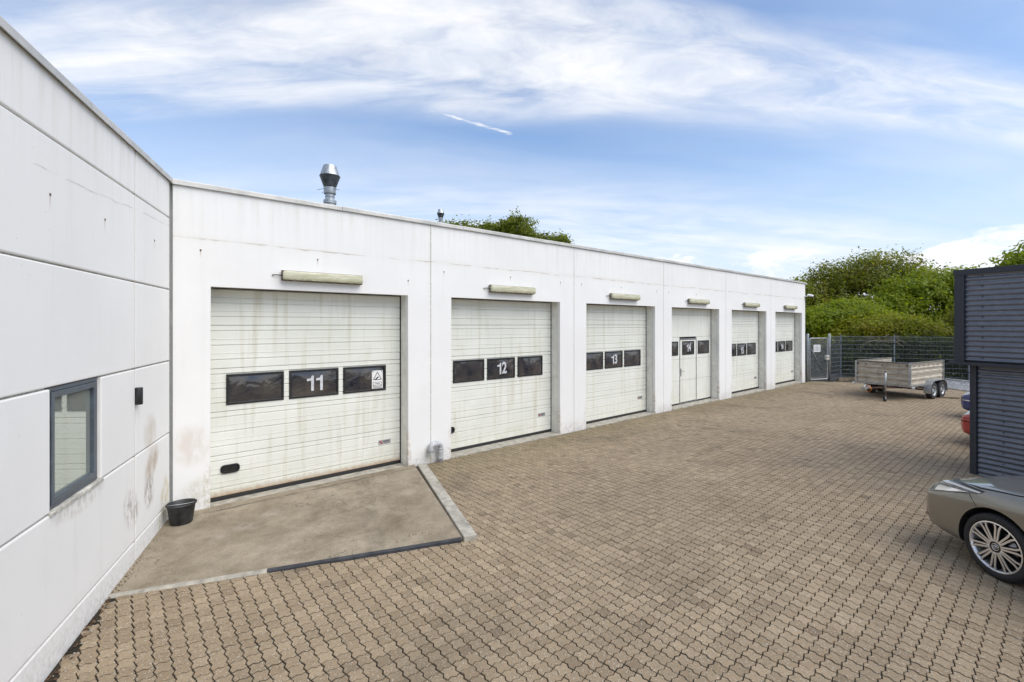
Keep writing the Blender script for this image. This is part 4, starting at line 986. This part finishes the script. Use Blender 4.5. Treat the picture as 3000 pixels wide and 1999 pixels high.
# ================================================================== CARS
def car(name, loc, heading, paint, cage, label, wheel_r, style, track, wb, scale=1.):
    t = thing(name, loc, label, 'car', rz=math.atan2(-heading[0], heading[1])); t.scale = (scale,) * 3
    bm = bmesh.new(); rings = []
    for y, half in cage:
        full = half + [(-x, z) for x, z in half[-2:0:-1]]
        rings.append([bm.verts.new((x, y, z)) for x, z in full])
    for A, B_ in zip(rings, rings[1:]):
        n = len(A)
        for k in range(n): bm.faces.new([A[k], B_[k], B_[(k + 1) % n], A[(k + 1) % n]])
    for ring, flip in ((rings[0], 0), (rings[-1], 1)):       # close the ends with quads
        n = len(ring); h = n // 2
        for k in range(h):
            a, b_, c, d = ring[k], ring[k + 1], ring[(n - k - 1) % n], ring[(n - k) % n]
            q = []
            for v in ((a, b_, c, d) if not flip else (d, c, b_, a)):
                if v not in q: q.append(v)
            if len(q) >= 3: bm.faces.new(q)
    cl = bm.edges.layers.float.get('crease_edge') or bm.edges.layers.float.new('crease_edge'); nr = len(rings[0])
    for A, B_ in zip(rings, rings[1:]):
        for k in (1, 2, 4, 6, nr - 6, nr - 4, nr - 2, nr - 1):
            e = bm.edges.get((A[k], B_[k]))
            if e: e[cl] = {1: .5, 2: .35, 4: .55, 6: .75}[min(k, nr - k)]
    bmesh.ops.recalc_face_normals(bm, faces=bm.faces)
    me = bpy.data.meshes.new('cage'); bm.to_mesh(me); bm.free()
    o = bpy.data.objects.new('cage', me); COL.objects.link(o); me.materials.append(MATS[paint]); me.materials.append(MATS['wheel_well'])
    md = o.modifiers.new('s', 'SUBSURF'); md.levels = 3
    cutters = []
    for y in (0, -wb):
        for s in (-1, 1):
            cb_ = MB(); cb_.lathe([(wheel_r + .045, -.17), (wheel_r + .045, .17)], 40, 'x', (s * (track + .01), y, wheel_r + .012)); c = cb_.build('cut', 'wheel_well')
            m2 = o.modifiers.new('b', 'BOOLEAN'); m2.object = c; m2.operation = 'DIFFERENCE'; m2.solver = 'EXACT'
            if hasattr(m2, 'material_mode'): m2.material_mode = 'TRANSFER'
            cutters.append(c)
    dg = bpy.context.evaluated_depsgraph_get(); bme = bpy.data.meshes.new_from_object(o.evaluated_get(dg)); bme.name = 'body'
    bpy.data.objects.remove(o)
    for c in cutters: bpy.data.objects.remove(c)
    for p in bme.polygons: p.use_smooth = True
    bme.set_sharp_from_angle(angle=R(38))
    body = bpy.data.objects.new('body', bme); COL.objects.link(body); body.parent = t
    bv = BVHTree.FromPolygons([v.co for v in bme.vertices], [p.vertices[:] for p in bme.polygons])
    def decal(nm, pts, d, off, m, cuts=3, thick=0.):
        d = Vector(d).normalized(); b2 = bmesh.new(); vs = [b2.verts.new(p) for p in pts]; b2.faces.new(vs)
        bmesh.ops.triangulate(b2, faces=b2.faces)
        for _ in range(cuts): bmesh.ops.subdivide_edges(b2, edges=b2.edges, cuts=1, use_grid_fill=True)
        bad = 0
        for v in b2.verts:
            h = bv.ray_cast(v.co - d * .6, d)
            if h[0] is not None: v.co = h[0] + (h[1] if h[1].dot(d) < 0 else -h[1]) * off
        me2 = bpy.data.meshes.new(nm); bmesh.ops.recalc_face_normals(b2, faces=b2.faces); b2.to_mesh(me2); b2.free()
        for p in me2.polygons: p.use_smooth = True
        return link(nm, me2, m, t)
    def line(nm, pts, d, w, m, off=.0012):                    # a thin strip on the skin, e.g. a shut line
        d = Vector(d).normalized(); P = []
        pts = [Vector(p) for p in pts]; fine = []
        for a, c in zip(pts, pts[1:]):
            for k in range(8): fine.append(a.lerp(c, k / 8))
        fine.append(pts[-1]); b2 = bmesh.new(); prev = None
        for i, p in enumerate(fine):
            tg = (fine[min(i + 1, len(fine) - 1)] - fine[max(i - 1, 0)]).normalized(); sd_ = tg.cross(d).normalized() * w / 2
            cur = []
            for q in (p - sd_, p + sd_):
                h = bv.ray_cast(q - d * .6, d); cur.append(b2.verts.new((h[0] + (h[1] if h[1].dot(d) < 0 else -h[1]) * off) if h[0] is not None else q))
            if prev: b2.faces.new([prev[0], cur[0], cur[1], prev[1]])
            prev = cur
        me2 = bpy.data.meshes.new(nm); b2.to_mesh(me2); b2.free(); return link(nm, me2, m, t)
    for y in (0, -wb):
        for s in (-1, 1): wheel(t, (s * (track - .005), y, wheel_r), wheel_r, .215, wheel_r * .755, s, style)
    b = MB(); b.box(-.6, .6, -wb - .6, .5, .2, .3); b.build('underbody', 'wheel_well', t)
    return t, decal, line
def half(zb, wbm, w1, z1, w2, z2, w3, z3, w4, z4, w5, z5, zc): return [(0, zb), (wbm, zb), (w1, z1), (w2, z2), (w3, z3), (w3 * .35 + w4 * .65 + .012, z3 * .35 + z4 * .65 + .006), (w4, z4), (w4 - .05, z4 + .012), (w5, z5), (0, zc)]
SEDAN = [(.965, half(.30, .30, .42, .33, .45, .43, .43, .54, .36, .590, .2, .597, .60)), (.955, half(.26, .44, .56, .30, .58, .43, .57, .56, .50, .612, .2, .620, .625)),
         (.90, half(.22, .56, .70, .27, .73, .44, .715, .575, .655, .632, .3, .645, .65)),
         (.81, half(.19, .64, .785, .25, .82, .45, .81, .60, .72, .660, .36, .690, .70)),
         (.765, half(.19, .66, .81, .25, .84, .45, .83, .615, .735, .745, .36, .785, .795)),
         (.55, half(.18, .72, .875, .24, .885, .46, .87, .66, .79, .815, .4, .850, .860)),
         (.25, half(.18, .74, .895, .24, .90, .47, .895, .71, .81, .865, .42, .900, .910)),
         (-.10, half(.18, .74, .895, .24, .905, .48, .90, .76, .81, .905, .42, .945, .955)),
         (-.45, half(.18, .74, .89, .24, .90, .50, .895, .80, .81, .945, .42, .99, 1.0)),
         (-.62, half(.18, .74, .885, .24, .895, .50, .89, .82, .80, .97, .55, 1.05, 1.07)),
         (-1.25, half(.18, .74, .88, .24, .89, .50, .885, .84, .79, .98, .60, 1.36, 1.40)),
         (-1.9, half(.18, .74, .88, .24, .89, .50, .885, .86, .79, .99, .60, 1.42, 1.455)),
         (-2.6, half(.18, .74, .89, .24, .90, .52, .895, .88, .80, 1.0, .57, 1.38, 1.42)),
         (-3.2, half(.22, .72, .88, .28, .89, .54, .88, .90, .78, 1.01, .50, 1.12, 1.14)),
         (-3.55, half(.26, .66, .82, .32, .84, .56, .83, .88, .72, .99, .4, 1.04, 1.05)),
         (-3.72, half(.32, .55, .70, .38, .73, .56, .72, .80, .62, .93, .3, .96, .965))]
def dress(t, decal, line, kind):
    for s in (-1, 1):
        if kind == 'sedan':
            D_ = (-s * .62, -.78, 0); lens = 'headlight_lens'
            decal('headlight', [(s * .71, .745, .605), (s * .665, .755, .700), (s * .66, .745, .785), (s * .74, .62, .806), (s * .81, .45, .822), (s * .885, .20, .822), (s * .885, .24, .792), (s * .86, .40, .735), (s * .80, .60, .665)], D_, .004, lens, 3)
            decal('headlight_strip', [(s * .67, .74, .778), (s * .74, .62, .798), (s * .81, .45, .814), (s * .885, .21, .820), (s * .885, .215, .806), (s * .81, .45, .794), (s * .74, .62, .776), (s * .67, .74, .752)], D_, .007, 'headlight_clear', 2)
            decal('reflector', [(s * .77, .63, .665), (s * .755, .62, .735), (s * .80, .50, .755), (s * .865, .30, .780), (s * .83, .47, .720)], D_, .0075, 'chrome', 2)
            decal('reflector', [(s * .705, .735, .625), (s * .69, .735, .70), (s * .72, .69, .725), (s * .735, .69, .65)], D_, .0075, 'headlight_clear', 2)
            line('headlight_seam', [(s * .63, .79, .785), (s * .66, .745, .796), (s * .74, .62, .818), (s * .81, .45, .834), (s * .885, .20, .832)], D_, .016, 'black_plastic', .004)
            line('bumper_crease', [(s * .50, .93, .590), (s * .64, .84, .596), (s * .71, .745, .600)], D_, .012, 'chrome', .002)
            line('wing_seam', [(s * .875, .30, .79), (s * .90, .20, .70), (s * .90, .16, .64)], (-s, 0, 0), .006, 'wheel_well')
            line('bonnet_seam', [(s * .66, .74, .80), (s * .77, .50, .830), (s * .82, .20, .850), (s * .82, -.15, .880), (s * .80, -.50, .950)], (0, 0, -1), .010, 'wheel_well')
            decal('bumper_vent', [(s * .66, .85, .33), (s * .735, .79, .33), (s * .725, .80, .42), (s * .70, .82, .54), (s * .67, .85, .50)], D_, .003, 'black_plastic', 2)
            decal('bumper_lip', [(s * .45, .95, .285), (s * .62, .90, .288), (s * .735, .79, .30), (s * .77, .74, .33), (s * .73, .80, .345), (s * .62, .90, .32), (s * .45, .95, .315)], D_, .022, 'alloy', 2)
        else:
            D_ = (-s * .55, -.83, 0)
            decal('headlight', [(s * .40, .92, .60), (s * .42, .90, .70), (s * .58, .82, .745), (s * .74, .66, .745), (s * .80, .52, .70), (s * .70, .72, .62), (s * .55, .86, .585)], D_, .006, 'headlight_clear', 3)
            line('bumper_seam', [(s * .25, .95, .57), (s * .55, .90, .565), (s * .74, .76, .57), (s * .84, .55, .58)], D_, .012, 'wheel_well', .002)
            decal('fog_lamp', [(s * .52, .92, .34), (s * .60, .90, .34), (s * .62, .89, .38), (s * .60, .90, .42), (s * .52, .92, .42), (s * .50, .93, .38)], D_, .006, 'headlight_clear', 1)
            line('bumper_strip', [(s * .2, .95, .50), (s * .55, .91, .50), (s * .76, .78, .50), (s * .86, .50, .50)], D_, .02, 'chrome' if kind == 'blue' else 'wheel_well', .004)
        decal('side_window', [(s * .8, -.80, 1.0), (s * .8, -1.25, 1.30), (s * .8, -2.0, 1.36), (s * .8, -2.7, 1.30), (s * .8, -3.0, 1.04)], (-s, 0, 0), .003, 'car_glass', 2)
        line('door_seam', [(s * .9, -.62, .94), (s * .9, -.66, .6), (s * .9, -.60, .28)], (-s, 0, 0), .006, 'wheel_well'); line('door_seam', [(s * .9, -1.72, .98), (s * .9, -1.74, .6), (s * .9, -1.70, .28)], (-s, 0, 0), .006, 'wheel_well')
        decal('door_handle', [(s * .9, -1.48, .80), (s * .9, -1.66, .81), (s * .9, -1.66, .84), (s * .9, -1.48, .83)], (-s, 0, 0), .02, 'chrome', 1)
        b = MB(); b.box(-.10, .10, -.06, .06, -.06, .06, .03); b.xform(Matrix.Translation((s * .96, -.75, 1.0))); b.build('door_mirror', 'black_plastic', t)
    decal('grille', [(-.42, .96, .30), (.42, .96, .30), (.50, .93, .46), (.40, .95, .55), (-.40, .95, .55), (-.50, .93, .46)], (0, -1, 0), .004, 'black_plastic', 3)
    decal('windscreen', [(-.62, -.68, 1.05), (.62, -.68, 1.05), (.52, -1.2, 1.36), (-.52, -1.2, 1.36)], (0, -.6, -.8), .003, 'car_glass', 3)
    decal('rear_window', [(-.5, -2.75, 1.34), (.5, -2.75, 1.34), (.56, -3.15, 1.12), (-.56, -3.15, 1.12)], (0, .6, -.8), .003, 'car_glass', 3)
    decal('number_plate', [(-.26, .97, .43), (.26, .97, .43), (.26, .97, .53), (-.26, .97, .53)], (0, -1, 0), .012, 'print_white', 1)
HD = Vector((.594, .804)).normalized()
o_ = (7.575, -.085); t, dc, ln = car('parked_car', (o_[0], o_[1], gzf(*o_)), HD, 'paint_bronze', SEDAN, 'bronze grey saloon car with multi spoke alloy wheels beside the clad structure', .325, 'alloy', .795, 2.70)
dress(t, dc, ln, 'sedan')
HATCH = [(y, [(x * .97, z * (1.0 if z < .3 else .97)) for x, z in h]) for y, h in SEDAN]
HATCH = [(y + (.0 if y > -2.5 else .25), h) for y, h in HATCH]
def place(px_, py_, zz, hd, lx, ly):                          # put the front left corner (lx, ly) of a car at a point of the yard
    dpt = (CAMH - zz) * 1370.59 / (py_ - 951.1); p = at(px_, py_, dpt)
    r_ = Vector((hd.y, -hd.x)); return (p[0] - r_.x * lx - hd.x * ly, p[1] - r_.y * lx - hd.y * ly)
hr = Vector((.40, .916)).normalized()
for nm, (qx, qy), paint, lab, kd_ in (('red', (2820, 1240), 'paint_red', 'red hatchback with its nose showing past the clad structure', 'red'), ('blue', (2819, 1175), 'paint_blue', 'dark blue hatchback parked just beyond the red car', 'blue')):
    oo = place(qx, qy, .42, hr, -.70, .86)
    t, dc, ln = car('parked_car', (oo[0], oo[1], gzf(*oo)), hr, paint, HATCH, lab, .295, 'steel', .76, 2.55)
    dress(t, dc, ln, kd_)

# ================================================================== VEGETATION
def foliage(name, m, blobs, n, ls, parent, seed, clump=(.35, .7), per=34, flat=.7):
    g = np.random.default_rng(seed); W_ = np.array([b_[6] for b_ in blobs], float); W_ /= W_.sum()
    nc = n // per; pick = g.choice(len(blobs), nc, p=W_); B_ = np.array([b_[:6] for b_ in blobs])[pick]
    d = g.normal(size=(nc, 3)); d[:, 2] = np.where(g.random(nc) < .75, np.abs(d[:, 2]), d[:, 2]); d /= np.linalg.norm(d, axis=1)[:, None]
    rad = np.where(g.random(nc) < .72, g.uniform(.80, 1.08, nc), g.uniform(.35, .85, nc)); rad = np.where(g.random(nc) < .07, g.uniform(1.05, 1.22, nc), rad)
    lump = 1 + .16 * np.sin(d[:, 0] * 5 + seed) * np.cos(d[:, 1] * 6 + d[:, 2] * 4)
    c = B_[:, :3] + d * B_[:, 3:6] * (rad * lump)[:, None]
    cr = g.uniform(*clump, nc)
    C = np.repeat(c, per, 0); Dn = np.repeat(d, per, 0); CR = np.repeat(cr, per)
    off = g.normal(size=(nc * per, 3)) * .45; off[:, 2] *= flat
    P = C + off * CR[:, None]; P[:, 2] = np.maximum(P[:, 2], .02)
    nrm = Dn * .9 + g.normal(size=P.shape) * .6 + np.array([-.15, -.15, .6]); nrm /= np.linalg.norm(nrm, axis=1)[:, None]
    t = np.cross(nrm, g.normal(size=P.shape)); t /= np.linalg.norm(t, axis=1)[:, None]; bt = np.cross(nrm, t)
    L = (ls * g.uniform(.45, 1.5, len(P)))[:, None]
    V = np.stack([P - t * L * .5, P + bt * L * .26 - nrm * L * .06, P + t * L * .5 - nrm * L * .10, P - bt * L * .26 - nrm * L * .06], 1).reshape(-1, 3)
    k = len(P); idx = np.arange(k * 4)
    r = np.clip(np.repeat(g.random(nc), per) * .55 + g.random(k) * .45, 0, 1)
    return np_mesh(name, V, idx, np.arange(k) * 4, np.full(k, 4), m, parent, rnd=r), c
def plant(name, base, label, cat, m, blobs, n, ls, seed, trunks=1, group=None, clump=(.35, .7), limbs=14, tr_=.12):
    base = Vector(base); t = thing(name, base, label, cat, group)
    lb = [(b_[0] - base.x, b_[1] - base.y, b_[2] - base.z) + tuple(b_[3:]) for b_ in blobs]
    o, c = foliage('crown', m, lb, n, ls, t, seed, clump)
    g = random.Random(seed); b = MB()
    for k in range(trunks):
        bl = lb[k % len(lb)]; x0, y0 = bl[0] * .4 + g.uniform(-.2, .2), bl[1] * .4 + g.uniform(-.2, .2); top = Vector((bl[0], bl[1], bl[2] + bl[5] * .2))
        mid = Vector((x0, y0, 0)).lerp(top, .5) + Vector((g.uniform(-.2, .2), g.uniform(-.2, .2), 0))
        b.tube([(x0, y0, -.3), mid, top], [tr_, tr_ * .7, tr_ * .35], 8)
        for q in range(limbs):
            e = Vector(c[g.randrange(len(c))]); s_ = mid.lerp(top, g.random())
            if (e - top).length > bl[3] * 1.7: continue
            b.tube([s_, s_.lerp(e, .5) + Vector((0, 0, .15)), e], [tr_ * .35, tr_ * .2, .012], 5)
    b.build('trunk', 'bark', t)
    return t
def B(px_, py_, dpt, rx, rz_, w=1., ry=None):
    p = at(px_, py_, dpt); return (p[0], p[1], p[2], rx, ry or rx, rz_, w)
def ground_under(b_): return (b_[0], b_[1], -.15)
bl = [B(2400, 905, 36, 2.6, 2.0), B(2500, 850, 36, 3.0, 2.3, 1.4), B(2590, 845, 36.5, 3.0, 2.5, 1.4), B(2325, 905, 35, 2.0, 1.9, .9), B(2690, 870, 37, 2.4, 2.0, .8)]
plant('hawthorn_tree', ground_under(bl[1]), 'broad olive green tree rising behind the brighter hedge', 'tree', 'leaf_olive', bl, 46000, .20, 3, 3, clump=(.45, .95))
bl = [B(2690, 895, 31, 2.0, 2.0, 1.2), B(2780, 880, 31, 2.1, 2.1, 1.2), B(2600, 940, 30.5, 1.7, 1.5), B(2850, 892, 31.5, 2.0, 1.9), B(2920, 915, 31.5, 2.0, 1.9), B(2740, 975, 30, 2.0, 1.2, .8)]
plant('leafy_tree', ground_under(bl[1]), 'fresh bright green leafy tree behind the fence and trailer', 'tree', 'leaf_bright', bl, 40000, .21, 4, 3, clump=(.4, .8))
bl = [B(2470, 935, 29, 1.5, 1.2), B(2400, 960, 28.5, 1.3, 1.2), B(2540, 950, 29, 1.3, 1.0)]
plant('shrub', ground_under(bl[0]), 'mid green shrub filling the gap behind the mesh gate', 'shrub', 'leaf_bright', bl, 20000, .15, 5, 2, clump=(.3, .6), limbs=5, tr_=.02)
bl = [B(2520, 985, 27, 1.2, 1.0), B(2590, 975, 26.5, 1.3, 1.05), B(2660, 990, 26, 1.3, 1.0), B(2730, 1010, 25.5, 1.1, .9), B(2450, 1010, 27.5, 1.1, .9)]
plant('hedge_shrub', ground_under(bl[1]), 'yellow green bushy hedge overhanging the top of the mesh fence', 'shrub', 'leaf_yellow', bl, 30000, .155, 6, 3, clump=(.35, .75), tr_=.06)
bl = [B(2815, 960, 26.5, 1.0, .9), B(2880, 960, 26.5, 1.2, 1.1), B(2850, 930, 27, 1.0, 1.0), B(2790, 1005, 25.5, 1.0, .7)]
plant('shrub', ground_under(bl[0]), 'brownish green shrub beside the upper corner of the clad structure', 'shrub', 'leaf_olive', bl, 14000, .12, 7, 2, clump=(.3, .55), tr_=.05)
bl = [B(2445, 1060, 27.0, 1.1, 1.2), B(2510, 1060, 25.3, 1.0, 1.2), B(2570, 1060, 25, .95, 1.2), B(2630, 1060, 24.6, .9, 1.2), B(2690, 1062, 24.2, .9, 1.2), B(2750, 1065, 24, .9, 1.2), B(2810, 1068, 24, .9, 1.2), B(2870, 1070, 23.8, .9, 1.2)]
plant('ivy_hedge', ground_under(bl[3]), 'dark tangled undergrowth pressed behind the wires of the mesh fence', 'shrub', 'leaf_dark', bl, 52000, .13, 8, 8, clump=(.25, .5), limbs=8, tr_=.05)
bl = [B(2400, 1050, 30, 1.3, 1.6), B(2360, 1040, 29, 1.0, 1.5), B(2330, 990, 31, 1.2, 1.8)]
plant('shrub', ground_under(bl[0]), 'dark green bush standing close behind the mesh gate', 'shrub', 'leaf_dark', bl, 22000, .13, 9, 2, clump=(.25, .5), limbs=4, tr_=.02)
bl = [B(3080, 788, 22, 1.4, .9), B(3190, 760, 22, 2.2, 1.5)]
plant('leafy_tree', ground_under(bl[0]), 'tree whose leafy branch tips show above the clad structure', 'tree', 'leaf_bright', bl, 16000, .20, 10, 2, clump=(.35, .7))
bl = [B(1365, 705, 46, 2.3, 1.6), B(1440, 705, 46, 1.8, 1.5), B(1515, 690, 46, 2.0, 1.9, 1.2), B(1590, 722, 46.5, 1.6, 1.0, .6), B(1640, 712, 47, .9, .6, .3), B(1310, 690, 46, 1.2, 1.2, .5)]
plant('distant_tree', ground_under(bl[2]), 'tree top of feathery yellow green leaves behind the garage roof', 'tree', 'leaf_far', bl, 22000, .26, 12, 3, clump=(.4, .9))
# dead branches over the fence
g = random.Random(4); t = thing('dead_branches', at(2530, 1000, 23.6), 'bare brown branches lying over the top of the mesh fence', 'branches')
for k in range(16):
    a = Vector((g.uniform(-.5, 1.6), g.uniform(-1.4, .2), g.uniform(-.1, .25))); e = a + Vector((g.uniform(-.7, .7), g.uniform(-.6, .6), g.uniform(-.25, .15)))
    b = MB(); m_ = a.lerp(e, .5) + Vector((0, 0, g.uniform(-.1, .12))); b.tube([a, m_, e], [.018, .013, .006], 5); b.tube([m_, m_ + Vector((g.uniform(-.2, .2), g.uniform(-.2, .2), g.uniform(-.05, .2)))], [.01, .004], 5); b.build('branch', 'dead_wood', t)
# leaf litter and pebbles along the wing wall
g = np.random.default_rng(2); V = []; k = 420
s_ = g.uniform(.5, 4.6, k); d_ = np.abs(g.normal(0, .035, k)) + .012
P = np.array([LWp(a, c, 0) for a, c in zip(s_, d_)]); P[:, 2] = np.where(s_ < 1.9, .042 - .016 * s_, gz(P[:, 0], P[:, 1]) + .004)
t_ = g.normal(size=(k, 3)); t_[:, 2] *= .3; t_ /= np.linalg.norm(t_, axis=1)[:, None]; n_ = np.cross(t_, [0, 0, 1]); L = g.uniform(.006, .020, k)[:, None]
V = np.stack([P - t_ * L, P + n_ * L * .5 + [0, 0, .006], P + t_ * L, P - n_ * L * .5 + [0, 0, .003]], 1).reshape(-1, 3)
lit = np_mesh('leaf_litter', V, np.arange(k * 4), np.arange(k) * 4, np.full(k, 4), 'leaf_litter'); tag(lit, 'dry brown leaf litter along the foot of the white wing wall', 'leaf litter', kind='stuff')
b = MB(); g = random.Random(8)
for k in range(46):
    if k < 26: q = LWp(g.uniform(1.9, 4.0), abs(g.gauss(0, .06)) + .03, 0)
    else: q = (g.uniform(.3, 7), g.uniform(1.2, 6.2), 0)
    r_ = g.uniform(.004, .009); zz = gzf(q[0], q[1]) + r_ * .4
    if q[1] > 4.4 and k >= 26 and q[0] < 4.4: continue
    b.lathe([(.0001, -r_ * .6), (r_, 0), (.0001, r_ * .6)], 6, loc=(q[0], q[1], zz), cap=False)
tag(b.build('gravel', 'pebble'), 'scattered small pale pebbles on the paving', 'gravel', kind='stuff')
